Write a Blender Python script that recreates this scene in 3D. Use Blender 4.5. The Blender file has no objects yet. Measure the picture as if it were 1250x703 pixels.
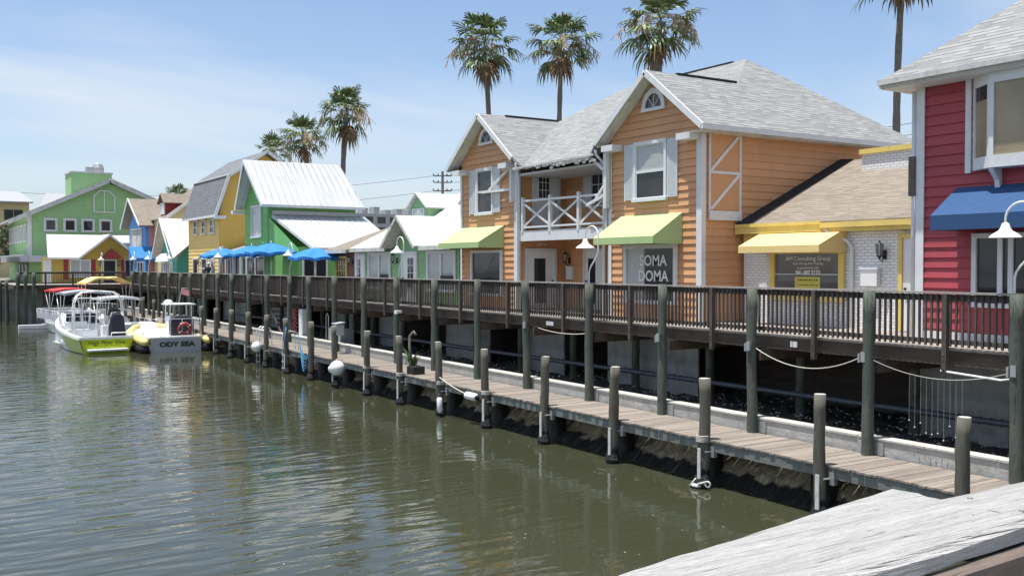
import bpy, math, random
from mathutils import Vector, Matrix, noise
R = math.radians
rnd = random.Random(7)
S = bpy.context.scene
COL = S.collection

# ------------------------------------------------------------------ camera, sky, sun, exposure
cam_d = bpy.data.cameras.new('camera'); cam = bpy.data.objects.new('camera', cam_d); COL.objects.link(cam)
cam_d.sensor_width = 36; cam_d.lens = 36 * 1190 / 1250; cam_d.clip_start = .05; cam_d.clip_end = 5000
cam.location = (0, 0, 4.85)
cam.rotation_euler = (R(90) - math.atan(27.4 / 1190), 0, -R(32.4))
S.camera = cam
S.render.engine = 'CYCLES'
S.render.resolution_x = 1024; S.render.resolution_y = 575
S.view_settings.view_transform = 'Standard'; S.view_settings.look = 'None'
S.view_settings.exposure = 0.5; S.view_settings.gamma = 1.0

SUN_EL = R(78.5); SUN_DIR = Vector((-math.cos(SUN_EL) * math.cos(R(12)), math.cos(SUN_EL) * math.sin(R(12)), math.sin(SUN_EL)))
W = bpy.data.worlds.new('World'); S.world = W; W.use_nodes = True
nt = W.node_tree; nt.nodes.clear()
def wn(t, **k):
    n = nt.nodes.new(t)
    for a, b in k.items(): setattr(n, a, b)
    return n
sky = wn('ShaderNodeTexSky', sky_type='NISHITA', sun_disc=False)
sky.sun_elevation = SUN_EL; sky.sun_rotation = math.atan2(SUN_DIR.x, SUN_DIR.y) % (2 * math.pi)
sky.air_density = 1.0; sky.dust_density = 1.2; sky.ozone_density = 1.6
tc = wn('ShaderNodeTexCoord'); sep = wn('ShaderNodeSeparateXYZ')
nt.links.new(tc.outputs['Generated'], sep.inputs[0])
zc = wn('ShaderNodeMath', operation='MAXIMUM'); zc.inputs[1].default_value = 0.0
nt.links.new(sep.outputs['Z'], zc.inputs[0])
za = wn('ShaderNodeMath', operation='ADD'); za.inputs[1].default_value = .16; nt.links.new(zc.outputs[0], za.inputs[0])
def div(o):
    d = wn('ShaderNodeMath', operation='DIVIDE'); nt.links.new(o, d.inputs[0]); nt.links.new(za.outputs[0], d.inputs[1]); return d
dx, dy = div(sep.outputs['X']), div(sep.outputs['Y'])
cmb = wn('ShaderNodeCombineXYZ'); nt.links.new(dx.outputs[0], cmb.inputs[0]); nt.links.new(dy.outputs[0], cmb.inputs[1])
mp = wn('ShaderNodeMapping'); mp.inputs['Rotation'].default_value = (0, 0, R(28)); mp.inputs['Scale'].default_value = (.55, 1.0, 1); mp.inputs['Location'].default_value = (3.1, 1.75, 0)
nt.links.new(cmb.outputs[0], mp.inputs[0])
nz = wn('ShaderNodeTexNoise'); nz.inputs['Scale'].default_value = 1.0; nz.inputs['Detail'].default_value = 7; nz.inputs['Roughness'].default_value = .5; nz.inputs['Distortion'].default_value = .5
nt.links.new(mp.outputs[0], nz.inputs['Vector'])
rp = wn('ShaderNodeValToRGB'); rp.color_ramp.elements[0].position = .44; rp.color_ramp.elements[1].position = .63
rp.color_ramp.elements[0].color = (0, 0, 0, 1); rp.color_ramp.elements[1].color = (1, 1, 1, 1)
nt.links.new(nz.outputs['Fac'], rp.inputs[0])
# thin veil of cloud that thickens towards the horizon and towards the north-west
hz = wn('ShaderNodeMapRange'); hz.inputs['From Min'].default_value = .34; hz.inputs['From Max'].default_value = -.02; hz.inputs['To Min'].default_value = 0; hz.inputs['To Max'].default_value = .42
nt.links.new(sep.outputs['Z'], hz.inputs['Value'])
wx = wn('ShaderNodeMapRange'); wx.inputs['From Min'].default_value = .62; wx.inputs['From Max'].default_value = -.05; wx.inputs['To Min'].default_value = .35; wx.inputs['To Max'].default_value = .85
nt.links.new(sep.outputs['X'], wx.inputs['Value'])
hm = wn('ShaderNodeMath', operation='MULTIPLY'); nt.links.new(hz.outputs[0], hm.inputs[0]); nt.links.new(wx.outputs[0], hm.inputs[1])
cm2 = wn('ShaderNodeMath', operation='MULTIPLY'); nt.links.new(rp.outputs[0], cm2.inputs[0]); nt.links.new(wx.outputs[0], cm2.inputs[1])
ad = wn('ShaderNodeMath', operation='ADD', use_clamp=True); nt.links.new(hm.outputs[0], ad.inputs[0]); nt.links.new(cm2.outputs[0], ad.inputs[1])
tint = wn('ShaderNodeMix', data_type='RGBA', blend_type='MULTIPLY'); tint.inputs[0].default_value = 1
nt.links.new(sky.outputs[0], tint.inputs[6]); tint.inputs[7].default_value = (.90, .93, .99, 1)
mx = wn('ShaderNodeMix', data_type='RGBA'); nt.links.new(ad.outputs[0], mx.inputs[0]); nt.links.new(tint.outputs[2], mx.inputs[6]); mx.inputs[7].default_value = (4.6, 5.0, 5.5, 1)
bg = wn('ShaderNodeBackground'); bg.inputs['Strength'].default_value = .122; nt.links.new(mx.outputs[2], bg.inputs[0])
wo = wn('ShaderNodeOutputWorld'); nt.links.new(bg.outputs[0], wo.inputs[0])

sd = bpy.data.lights.new('sun', 'SUN'); sd.energy = 4.7; sd.angle = R(.6); sd.color = (1, .965, .91)
so = bpy.data.objects.new('sun', sd); COL.objects.link(so); so.rotation_euler = SUN_DIR.to_track_quat('Z', 'Y').to_euler(); so.location = (0, 0, 60)

# ------------------------------------------------------------------ materials
def mat(name, col, rough=.7, var=.12, scale=3.0, bump=0.0, bscale=20., stretch=(1, 1, 1), metal=0., spec=.5, island=0., dirt=None, coord='Object', coat=0):
    m = bpy.data.materials.new(name); m.use_nodes = True
    t = m.node_tree; N = t.nodes; L = t.links; b = N['Principled BSDF']
    b.inputs['Roughness'].default_value = rough; b.inputs['Metallic'].default_value = metal
    b.inputs['Specular IOR Level'].default_value = spec
    if coat: b.inputs['Coat Weight'].default_value = coat
    c = N.new('ShaderNodeTexCoord'); mp = N.new('ShaderNodeMapping'); mp.inputs['Scale'].default_value = stretch
    L.new(c.outputs[coord], mp.inputs[0])
    n = N.new('ShaderNodeTexNoise'); n.inputs['Scale'].default_value = scale; n.inputs['Detail'].default_value = 5; n.inputs['Roughness'].default_value = .6
    L.new(mp.outputs[0], n.inputs['Vector'])
    mr = N.new('ShaderNodeMapRange'); mr.inputs['From Min'].default_value = .25; mr.inputs['From Max'].default_value = .75
    mr.inputs['To Min'].default_value = 1 - var; mr.inputs['To Max'].default_value = 1 + var
    L.new(n.outputs['Fac'], mr.inputs['Value'])
    val = mr.outputs[0]
    if island:
        g = N.new('ShaderNodeNewGeometry'); m2 = N.new('ShaderNodeMapRange'); m2.inputs['To Min'].default_value = 1 - island; m2.inputs['To Max'].default_value = 1 + island
        L.new(g.outputs['Random Per Island'], m2.inputs['Value'])
        mm = N.new('ShaderNodeMath'); mm.operation = 'MULTIPLY'; L.new(val, mm.inputs[0]); L.new(m2.outputs[0], mm.inputs[1]); val = mm.outputs[0]
    mul = N.new('ShaderNodeVectorMath'); mul.operation = 'SCALE'; mul.inputs[0].default_value = col[:3]; L.new(val, mul.inputs['Scale'])
    out = mul.outputs[0]
    if dirt:   # (colour, amount, scale)
        n2 = N.new('ShaderNodeTexNoise'); n2.inputs['Scale'].default_value = dirt[2]; n2.inputs['Detail'].default_value = 8; n2.inputs['Roughness'].default_value = .7
        L.new(mp.outputs[0], n2.inputs['Vector'])
        r = N.new('ShaderNodeMapRange'); r.inputs['From Min'].default_value = .5; r.inputs['From Max'].default_value = .72; r.inputs['To Max'].default_value = dirt[1]
        L.new(n2.outputs['Fac'], r.inputs['Value'])
        x = N.new('ShaderNodeMix'); x.data_type = 'RGBA'; L.new(r.outputs[0], x.inputs[0]); L.new(out, x.inputs[6]); x.inputs[7].default_value = (*dirt[0], 1); out = x.outputs[2]
    L.new(out, b.inputs['Base Color'])
    if bump:
        n3 = N.new('ShaderNodeTexNoise'); n3.inputs['Scale'].default_value = bscale; n3.inputs['Detail'].default_value = 6; L.new(mp.outputs[0], n3.inputs['Vector'])
        bp = N.new('ShaderNodeBump'); bp.inputs['Strength'].default_value = bump; bp.inputs['Distance'].default_value = .02
        L.new(n3.outputs['Fac'], bp.inputs['Height']); L.new(bp.outputs[0], b.inputs['Normal'])
    return m

def brickmat(name, c1, c2, mortar, bw, bh, msize, bump=.4, rough=.85, offset=.5, dist=.01, patch=.15):
    m = bpy.data.materials.new(name); m.use_nodes = True
    t = m.node_tree; N = t.nodes; L = t.links; b = N['Principled BSDF']; b.inputs['Roughness'].default_value = rough; b.inputs['Specular IOR Level'].default_value = .25
    uv = N.new('ShaderNodeUVMap'); uv.uv_map = 'UVMap'
    k = N.new('ShaderNodeTexBrick'); k.offset = offset; k.inputs['Scale'].default_value = 1; k.inputs['Brick Width'].default_value = bw; k.inputs['Row Height'].default_value = bh
    k.inputs['Mortar Size'].default_value = msize; k.inputs['Mortar Smooth'].default_value = .25; k.inputs['Bias'].default_value = 0
    k.inputs['Color1'].default_value = (*c1, 1); k.inputs['Color2'].default_value = (*c2, 1); k.inputs['Mortar'].default_value = (*mortar, 1)
    nn = N.new('ShaderNodeTexNoise'); nn.inputs['Scale'].default_value = 5; L.new(uv.outputs[0], nn.inputs['Vector'])
    ds = N.new('ShaderNodeVectorMath'); ds.operation = 'MULTIPLY_ADD'; ds.inputs[1].default_value = (.03, .03, 0); L.new(nn.outputs['Color'], ds.inputs[0]); L.new(uv.outputs[0], ds.inputs[2])
    L.new(ds.outputs[0], k.inputs['Vector'])
    n = N.new('ShaderNodeTexNoise'); n.inputs['Scale'].default_value = .8; n.inputs['Detail'].default_value = 8; n.inputs['Roughness'].default_value = .7; L.new(uv.outputs[0], n.inputs['Vector'])
    mr = N.new('ShaderNodeMapRange'); mr.inputs['From Min'].default_value = .3; mr.inputs['From Max'].default_value = .7; mr.inputs['To Min'].default_value = 1 - patch; mr.inputs['To Max'].default_value = 1 + patch; L.new(n.outputs['Fac'], mr.inputs['Value'])
    mul = N.new('ShaderNodeVectorMath'); mul.operation = 'SCALE'; L.new(k.outputs['Color'], mul.inputs[0]); L.new(mr.outputs[0], mul.inputs['Scale']); L.new(mul.outputs[0], b.inputs['Base Color'])
    bp = N.new('ShaderNodeBump'); bp.invert = True; bp.inputs['Strength'].default_value = bump; bp.inputs['Distance'].default_value = dist; L.new(k.outputs['Fac'], bp.inputs['Height']); L.new(bp.outputs[0], b.inputs['Normal'])
    return m

def shinglemat(name, col, w=.30, h=.14, var=.16, dark=.45, prob=.5):
    m = bpy.data.materials.new(name); m.use_nodes = True
    t = m.node_tree; N = t.nodes; L = t.links; b = N['Principled BSDF']; b.inputs['Roughness'].default_value = .92; b.inputs['Specular IOR Level'].default_value = .2
    def mth(op, *a):
        x = N.new('ShaderNodeMath'); x.operation = op
        for i, v in enumerate(a):
            if isinstance(v, (int, float)): x.inputs[i].default_value = v
            else: L.new(v, x.inputs[i])
        return x.outputs[0]
    uv = N.new('ShaderNodeUVMap'); uv.uv_map = 'UVMap'; s = N.new('ShaderNodeSeparateXYZ'); L.new(uv.outputs[0], s.inputs[0])
    v = mth('DIVIDE', s.outputs['Y'], h); row = mth('FLOOR', v); fv = mth('SUBTRACT', v, row)
    wr = N.new('ShaderNodeTexWhiteNoise'); wr.noise_dimensions = '1D'; L.new(row, wr.inputs['W'])
    u = mth('ADD', mth('DIVIDE', s.outputs['X'], w), mth('MULTIPLY', wr.outputs['Value'], 3.)); colm = mth('FLOOR', u)
    c = N.new('ShaderNodeCombineXYZ'); L.new(colm, c.inputs[0]); L.new(row, c.inputs[1])
    wn_ = N.new('ShaderNodeTexWhiteNoise'); wn_.noise_dimensions = '2D'; L.new(c.outputs[0], wn_.inputs['Vector'])
    tone = mth('MULTIPLY_ADD', wn_.outputs['Value'], 2 * var, 1 - var)
    line = mth('MULTIPLY', mth('LESS_THAN', fv, .26), mth('GREATER_THAN', wn_.outputs['Value'], prob)); thin = mth('LESS_THAN', fv, .10)  # shadows under the tabs, painted into the colour as dark dashes
    k = mth('SUBTRACT', 1., mth('MAXIMUM', mth('MULTIPLY', line, dark), mth('MULTIPLY', thin, dark * .45)))
    n = N.new('ShaderNodeTexNoise'); n.inputs['Scale'].default_value = 1.1; n.inputs['Detail'].default_value = 8; n.inputs['Roughness'].default_value = .7; L.new(uv.outputs[0], n.inputs['Vector'])
    pt = mth('MULTIPLY_ADD', n.outputs['Fac'], .5, .75)
    g = N.new('ShaderNodeTexNoise'); g.inputs['Scale'].default_value = 60; L.new(uv.outputs[0], g.inputs['Vector']); gr = mth('MULTIPLY_ADD', g.outputs['Fac'], .35, .82)
    f = mth('MULTIPLY', mth('MULTIPLY', tone, k), mth('MULTIPLY', pt, gr))
    mul = N.new('ShaderNodeVectorMath'); mul.operation = 'SCALE'; mul.inputs[0].default_value = col; L.new(f, mul.inputs['Scale']); L.new(mul.outputs[0], b.inputs['Base Color'])
    bp = N.new('ShaderNodeBump'); bp.inputs['Strength'].default_value = .5; bp.inputs['Distance'].default_value = .012; L.new(mth('SUBTRACT', tone, fv), bp.inputs['Height']); L.new(bp.outputs[0], b.inputs['Normal'])
    return m

def glassmat(name, col, rough=.06, wav=.25):
    m = mat(name, col, rough, .35, .6); b = m.node_tree.nodes['Principled BSDF']; b.inputs['IOR'].default_value = 1.5
    N = m.node_tree.nodes; L = m.node_tree.links
    n = N.new('ShaderNodeTexNoise'); n.inputs['Scale'].default_value = .9; bp = N.new('ShaderNodeBump'); bp.inputs['Strength'].default_value = wav; bp.inputs['Distance'].default_value = .02
    c = N.new('ShaderNodeTexCoord'); L.new(c.outputs['Object'], n.inputs['Vector']); L.new(n.outputs['Fac'], bp.inputs['Height']); L.new(bp.outputs[0], b.inputs['Normal'])
    return m

M = {}
M['orange'] = mat('orange paint', (.64, .335, .16), .6, .08, 1.5, .15, 30, (1, 1, .3), dirt=((.46, .28, .17), .45, 1.6), island=.07)
M['red'] = mat('red paint', (.39, .058, .073), .6, .1, 1.5, .15, 30, (1, 1, .3), dirt=((.26, .07, .08), .5, 1.6), island=.08)
M['trim'] = mat('white trim paint', (.72, .73, .73), .5, .06, 2, .1, 30, dirt=((.42, .42, .40), .3, 2.3))
M['trim_old'] = mat('worn white trim', (.6, .6, .57), .6, .12, 3, .25, 30, dirt=((.22, .19, .15), .7, 2.5))
M['white'] = mat('white gloss', (.80, .81, .80), .35, .04, 2)
M['shutter'] = mat('pale shutter', (.66, .68, .70), .55, .06, 3)
M['green'] = mat('bright green paint', (.19, .47, .13), .6, .07, 1.2, .1, 30, island=.045)
M['yellow_shaded'] = mat('shaded yellow paint', (.68, .42, .085), .6, .06, 1.2, .1, 30)  # house yellow with shade painted in, for the end walls
M['yellow_lit'] = mat('lit yellow paint', (.78, .56, .18), .6, .06, 1.2, .1, 30, island=.045)  # same house yellow with sunlight painted in, for the front wall
M['mint'] = mat('soft green paint', (.26, .47, .22), .6, .07, 1.4, .1, 30, island=.045)
M['leafgreen'] = mat('leaf green paint', (.34, .55, .25), .65, .06, .8, .1, 20, dirt=((.17, .36, .12), .4, .7), island=.045)
M['mustard'] = mat('mustard paint', (.50, .36, .07), .65, .06, 1)
M['teal'] = mat('teal paint', (.07, .36, .30), .6, .06, 1, island=.045)
M['blue'] = mat('blue paint', (.10, .30, .66), .6, .06, 1, island=.045)
M['pink'] = mat('pink paint', (.62, .25, .25), .6, .06, 1)
M['plum'] = mat('plum paint', (.20, .09, .09), .6, .1, 1)
M['cream'] = mat('cream stucco', (.62, .52, .30), .8, .05, 1)
M['maroon'] = mat('maroon paint', (.28, .03, .03), .6, .08, 2)
M['ytrim'] = mat('yellow trim paint', (.78, .60, .17), .55, .07, 2, .1, 30, dirt=((.45, .36, .14), .4, 2.5))
M['shingle'] = shinglemat('grey asphalt shingles', (.265, .27, .265), dark=.5, var=.2)
M['shingle_dark'] = shinglemat('slate shingles', (.19, .20, .215), dark=.6)
M['shingle_brown'] = shinglemat('tan asphalt shingles', (.25, .215, .175), dark=.45)
M['shingle_black'] = brickmat('dark flashing shingles', (.03, .033, .038), (.05, .05, .055), (.015, .015, .015), .3, .14, .02, .7)
M['brick'] = brickmat('white painted brick', (.82, .82, .81), (.88, .88, .86), (.62, .62, .61), .21, .075, .012, 1.0, rough=.6, dist=.015, patch=.07)
M['metalroof'] = brickmat('white standing seam metal', (.50, .515, .52), (.55, .56, .56), (.34, .35, .35), .42, 40, .020, .5, rough=.5, patch=.12)
M['whiteroof'] = brickmat('white flat tiles', (.50, .51, .51), (.58, .59, .58), (.36, .37, .37), .4, .3, .012, .5, patch=.1)
M['metalroof_rust'] = mat('rust stained roofing', (.62, .61, .57), .5, .05, .6, dirt=((.62, .38, .18), .6, .5))
M['awn_green'] = mat('lime canvas', (.42, .55, .25), .9, .05, 4, .2, 60)
M['awn_yellow'] = mat('yellow canvas', (.78, .60, .25), .9, .05, 4, .2, 60, dirt=((.6, .46, .25), .3, 2))
M['awn_blue'] = mat('blue canvas', (.026, .078, .19), .9, .08, 4, .2, 60)
M['canvas_blue'] = mat('bright blue canvas', (.03, .20, .56), .85, .08, 3)
M['glass'] = glassmat('dark window glass', (.035, .038, .042))
M['glass_grey'] = glassmat('grey window glass', (.13, .125, .125))
M['glass_warm'] = glassmat('tan curtain glass', (.30, .245, .15), .12)  # tan base colour for the bay window panes
M['blind'] = mat('blind behind glass', (.40, .42, .42), .35, .08, 1, stretch=(1, 1, 8), coat=.6)
M['curtain'] = mat('sheer curtain behind glass', (.45, .47, .46), .5, .25, 9, stretch=(3, 3, .3), coat=.5)
M['black'] = mat('black metal', (.012, .012, .013), .45, .1, 3)
M['grey'] = mat('grey plastic', (.32, .34, .36), .6, .08, 3)
M['pile'] = mat('weathered green piling', (.082, .098, .078), .85, .35, 2.2, .6, 14, (3, 3, .5), dirt=((.16, .13, .10), .55, 1.4))
M['pile_grey'] = mat('weathered grey piling', (.155, .145, .118), .9, .35, 2.5, .8, 16, (4, 4, .5), dirt=((.06, .055, .045), .75, 1.6))
M['pile_cap'] = mat('pale piling end grain', (.50, .48, .43), .85, .15, 12, .3)
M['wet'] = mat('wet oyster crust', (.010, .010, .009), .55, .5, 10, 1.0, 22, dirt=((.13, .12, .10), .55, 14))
M['rail'] = mat('dark weathered railing', (.082, .068, .058), .85, .35, 3, .4, 25, (3, 3, .6), island=.35, dirt=((.11, .10, .09), .45, 3))
M['railtop'] = mat('silvered rail cap', (.34, .32, .29), .85, .25, 3, .4, 20, (4, .5, 3), dirt=((.10, .09, .08), .6, 3))
M['fascia'] = mat('dark brown beam', (.085, .062, .048), .9, .35, 3, .5, 16, (2, .5, 2), dirt=((.02, .016, .013), .6, 2))
M['deck'] = mat('boardwalk boards', (.30, .27, .24), .9, .2, 3, .3, 20, (.5, 4, 2), island=.15)
M['dock'] = mat('weathered dock boards', (.235, .20, .168), .92, .25, 3.0, .55, 18, (.6, 9, 2), island=.24, dirt=((.42, .39, .34), .45, 2.2))
M['dockside'] = mat('grey green dock beam', (.165, .18, .165), .9, .2, 4, .3, 20, (2, .6, 2), dirt=((.08, .08, .07), .5, 3))
M['handrail'] = mat('sun bleached handrail', (.44, .43, .41), .85, .16, 2.2, 1.0, 9, (.5, 16, 7), dirt=((.26, .245, .225), .6, 2.0))
M['handrail_side'] = mat('brown handrail board', (.17, .135, .11), .9, .3, 3, .8, 12, (.6, 7, 7), dirt=((.05, .04, .035), .6, 2))
M['found'] = mat('grey foundation panel', (.32, .33, .32), .9, .18, 1.0, .2, 14, dirt=((.10, .10, .095), .6, 1.4))
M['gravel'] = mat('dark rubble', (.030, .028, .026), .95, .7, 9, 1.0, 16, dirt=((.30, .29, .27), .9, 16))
M['pipe'] = mat('dark blue grey pipe', (.05, .06, .085), .4, .15, 5)
M['rope'] = mat('pale rope', (.55, .52, .45), .9, .15, 30)
M['rope_blue'] = mat('blue rope', (.05, .25, .45), .8, .15, 30)
M['galv'] = mat('galvanised metal', (.42, .43, .43), .4, .15, 6, metal=.5)
M['alu'] = mat('aluminium tube', (.72, .73, .74), .3, .05, 5, metal=.6)
M['gel'] = mat('white gelcoat', (.80, .81, .80), .25, .04, 2, coat=.4)
M['lime'] = mat('lime hull paint', (.46, .55, .025), .3, .05, 2, coat=.4)
M['hullgrey'] = mat('grey hull', (.40, .42, .45), .4, .06, 2)
M['tube_yellow'] = mat('yellow inflatable tube', (.76, .62, .24), .5, .06, 2)
M['rubber'] = mat('black rubber', (.012, .012, .014), .6, .1, 4)
M['vinyl_navy'] = mat('navy cover', (.008, .010, .022), .6, .2, 5)
M['bimini_yellow'] = mat('yellow bimini canvas', (.85, .62, .24), .9, .05, 3)
M['bimini_red'] = mat('red bimini canvas', (.62, .05, .05), .9, .06, 3)
M['ring'] = mat('red life ring', (.42, .06, .05), .5, .1, 3)
M['leaf'] = mat('palm frond', (.135, .185, .075), .5, .3, 2, island=.65)
M['leaf_dead'] = mat('dry palm frond', (.20, .135, .075), .9, .3, 3, island=.4)
M['flower'] = mat('palm flower stalk', (.48, .36, .22), .9, .2, 3, island=.3)
M['trunk'] = mat('palm trunk', (.17, .145, .12), .95, .25, 4, .8, 9, (1, 1, 3.5))
M['foliage'] = mat('broad leaves', (.06, .085, .03), .7, .3, 3, island=.5)
M['bark'] = mat('bark', (.12, .09, .065), .95, .3, 6, .5)
M['skin'] = mat('skin', (.45, .26, .18), .6, .05, 3)
M['shirt'] = mat('white shirt', (.72, .75, .80), .9, .06, 6)
M['darkshirt'] = mat('black shirt', (.02, .02, .022), .9, .1, 6)
M['trousers'] = mat('grey trousers', (.10, .11, .13), .9, .1, 6)
M['letter_white'] = mat('white vinyl lettering', (.82, .82, .80), .5, .02, 3)
M['letter_dark'] = mat('dark lettering', (.03, .035, .02), .5, .02, 3)
M['notice'] = mat('yellow paper notice', (.55, .50, .10), .8, .06, 3)
M['pot'] = mat('dark plant pot', (.02, .02, .022), .6, .1, 3)
M['plantleaf'] = mat('bright plant leaf', (.09, .17, .05), .5, .25, 3, island=.4)
M['cable'] = mat('cable', (.05, .05, .055), .6, .1, 3)
M['polewood'] = mat('utility pole wood', (.16, .145, .13), .9, .2, 3)
M['concrete_far'] = mat('grey apartment concrete', (.34, .35, .36), .9, .06, 1)
M['grass'] = mat('dry ground', (.20, .19, .15), .95, .2, .4)

def seawall_mat():
    m = mat('stained seawall concrete', (.40, .395, .365), .92, .16, 2, .7, 9, dirt=((.20, .195, .17), .7, 3.5))
    N = m.node_tree.nodes; L = m.node_tree.links; b = N['Principled BSDF']
    src = b.inputs['Base Color'].links[0].from_socket
    g = N.new('ShaderNodeNewGeometry'); s = N.new('ShaderNodeSeparateXYZ'); L.new(g.outputs['Position'], s.inputs[0])
    n = N.new('ShaderNodeTexNoise'); n.inputs['Scale'].default_value = 3.5; n.inputs['Detail'].default_value = 8; L.new(g.outputs['Position'], n.inputs['Vector'])
    a = N.new('ShaderNodeMath'); a.operation = 'MULTIPLY_ADD'; a.inputs[1].default_value = .55; L.new(n.outputs['Fac'], a.inputs[0]); L.new(s.outputs['Z'], a.inputs[2])
    cr = N.new('ShaderNodeValToRGB'); e = cr.color_ramp.elements
    e[0].position = .50; e[0].color = (.010, .010, .009, 1); e[1].position = .62; e[1].color = (.16, .115, .05, 1)
    x = e.new(.90); x.color = (.46, .36, .21, 1)
    L.new(a.outputs[0], cr.inputs[0])
    f = N.new('ShaderNodeMapRange'); f.inputs['From Min'].default_value = 1.0; f.inputs['From Max'].default_value = 1.25; L.new(a.outputs[0], f.inputs['Value'])
    mx = N.new('ShaderNodeMix'); mx.data_type = 'RGBA'; L.new(f.outputs[0], mx.inputs[0]); L.new(cr.outputs[0], mx.inputs[6]); L.new(src, mx.inputs[7])
    L.new(mx.outputs[2], b.inputs['Base Color'])
    return m
def add_cracks(m, col, sc=(1.1, 22, 8), wdt=.010, rot=R(7)):
    N = m.node_tree.nodes; L = m.node_tree.links; b = N['Principled BSDF']; src = b.inputs['Base Color'].links[0].from_socket
    c = N.new('ShaderNodeTexCoord'); mp = N.new('ShaderNodeMapping'); mp.vector_type = 'TEXTURE'; mp.inputs['Rotation'].default_value = (0, 0, rot); L.new(c.outputs['Object'], mp.inputs[0])
    m2 = N.new('ShaderNodeMapping'); m2.inputs['Scale'].default_value = sc; L.new(mp.outputs[0], m2.inputs[0])
    n = N.new('ShaderNodeTexNoise'); n.inputs['Scale'].default_value = 1.0; n.inputs['Detail'].default_value = 3; L.new(m2.outputs[0], n.inputs['Vector'])
    k = N.new('ShaderNodeTexNoise'); k.inputs['Scale'].default_value = 4.5; L.new(mp.outputs[0], k.inputs['Vector'])
    d = N.new('ShaderNodeMath'); d.operation = 'SUBTRACT'; L.new(n.outputs['Fac'], d.inputs[0]); d.inputs[1].default_value = .5
    a = N.new('ShaderNodeMath'); a.operation = 'ABSOLUTE'; L.new(d.outputs[0], a.inputs[0])
    w = N.new('ShaderNodeMapRange'); w.inputs['From Min'].default_value = .42; w.inputs['From Max'].default_value = .66; w.inputs['To Min'].default_value = 0.0; w.inputs['To Max'].default_value = wdt * 2; L.new(k.outputs['Fac'], w.inputs['Value'])
    l = N.new('ShaderNodeMath'); l.operation = 'LESS_THAN'; L.new(a.outputs[0], l.inputs[0]); L.new(w.outputs[0], l.inputs[1])
    sc_ = N.new('ShaderNodeMath'); sc_.operation = 'MULTIPLY'; L.new(l.outputs[0], sc_.inputs[0]); sc_.inputs[1].default_value = .8
    mx = N.new('ShaderNodeMix'); mx.data_type = 'RGBA'; L.new(sc_.outputs[0], mx.inputs[0]); L.new(src, mx.inputs[6]); mx.inputs[7].default_value = (*col, 1); L.new(mx.outputs[2], b.inputs['Base Color'])
add_cracks(M['handrail'], (.10, .09, .08), (.9, 30, 8), .0028, R(3)); add_cracks(M['handrail_side'], (.015, .012, .01)); add_cracks(M['pile'], (.02, .025, .02), (18, 18, .6), .012, 0); add_cracks(M['pile_grey'], (.03, .028, .024), (18, 18, .6), .012, 0)
M['seawall'] = seawall_mat()

def bank_mat():
    m = mat('oyster bank', (.36, .30, .20), .95, .5, 7, 1.0, 24, dirt=((.08, .06, .035), .8, 5))
    N = m.node_tree.nodes; L = m.node_tree.links; b = N['Principled BSDF']; src = b.inputs['Base Color'].links[0].from_socket
    g = N.new('ShaderNodeNewGeometry'); s = N.new('ShaderNodeSeparateXYZ'); L.new(g.outputs['Position'], s.inputs[0])
    n = N.new('ShaderNodeTexNoise'); n.inputs['Scale'].default_value = 2.5; n.inputs['Detail'].default_value = 5; L.new(g.outputs['Position'], n.inputs['Vector'])
    a = N.new('ShaderNodeMath'); a.operation = 'MULTIPLY_ADD'; a.inputs[1].default_value = .4; L.new(n.outputs['Fac'], a.inputs[0]); L.new(s.outputs['Z'], a.inputs[2])
    f = N.new('ShaderNodeMapRange'); f.inputs['From Min'].default_value = .40; f.inputs['From Max'].default_value = .46; L.new(a.outputs[0], f.inputs['Value'])
    mx = N.new('ShaderNodeMix'); mx.data_type = 'RGBA'; L.new(f.outputs[0], mx.inputs[0]); mx.inputs[6].default_value = (.012, .012, .010, 1); L.new(src, mx.inputs[7])
    L.new(mx.outputs[2], b.inputs['Base Color']); return m
M['bank'] = bank_mat()

def frontpile_mat():   # grey above, black crust near the water line
    m = mat('tide stained piling', (.115, .11, .085), .9, .35, 2.5, .8, 16, (4, 4, .5), dirt=((.06, .055, .045), .75, 1.6))
    N = m.node_tree.nodes; L = m.node_tree.links; b = N['Principled BSDF']; src = b.inputs['Base Color'].links[0].from_socket
    g = N.new('ShaderNodeNewGeometry'); s = N.new('ShaderNodeSeparateXYZ'); L.new(g.outputs['Position'], s.inputs[0])
    n = N.new('ShaderNodeTexNoise'); n.inputs['Scale'].default_value = 6; L.new(g.outputs['Position'], n.inputs['Vector'])
    a = N.new('ShaderNodeMath'); a.operation = 'MULTIPLY_ADD'; a.inputs[1].default_value = .3; L.new(n.outputs['Fac'], a.inputs[0]); L.new(s.outputs['Z'], a.inputs[2])
    f = N.new('ShaderNodeMapRange'); f.inputs['From Min'].default_value = .50; f.inputs['From Max'].default_value = .60; L.new(a.outputs[0], f.inputs['Value'])
    mx = N.new('ShaderNodeMix'); mx.data_type = 'RGBA'; L.new(f.outputs[0], mx.inputs[0]); mx.inputs[6].default_value = (.012, .012, .012, 1); L.new(src, mx.inputs[7])
    L.new(mx.outputs[2], b.inputs['Base Color']); return m
M['frontpile'] = frontpile_mat()

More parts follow.
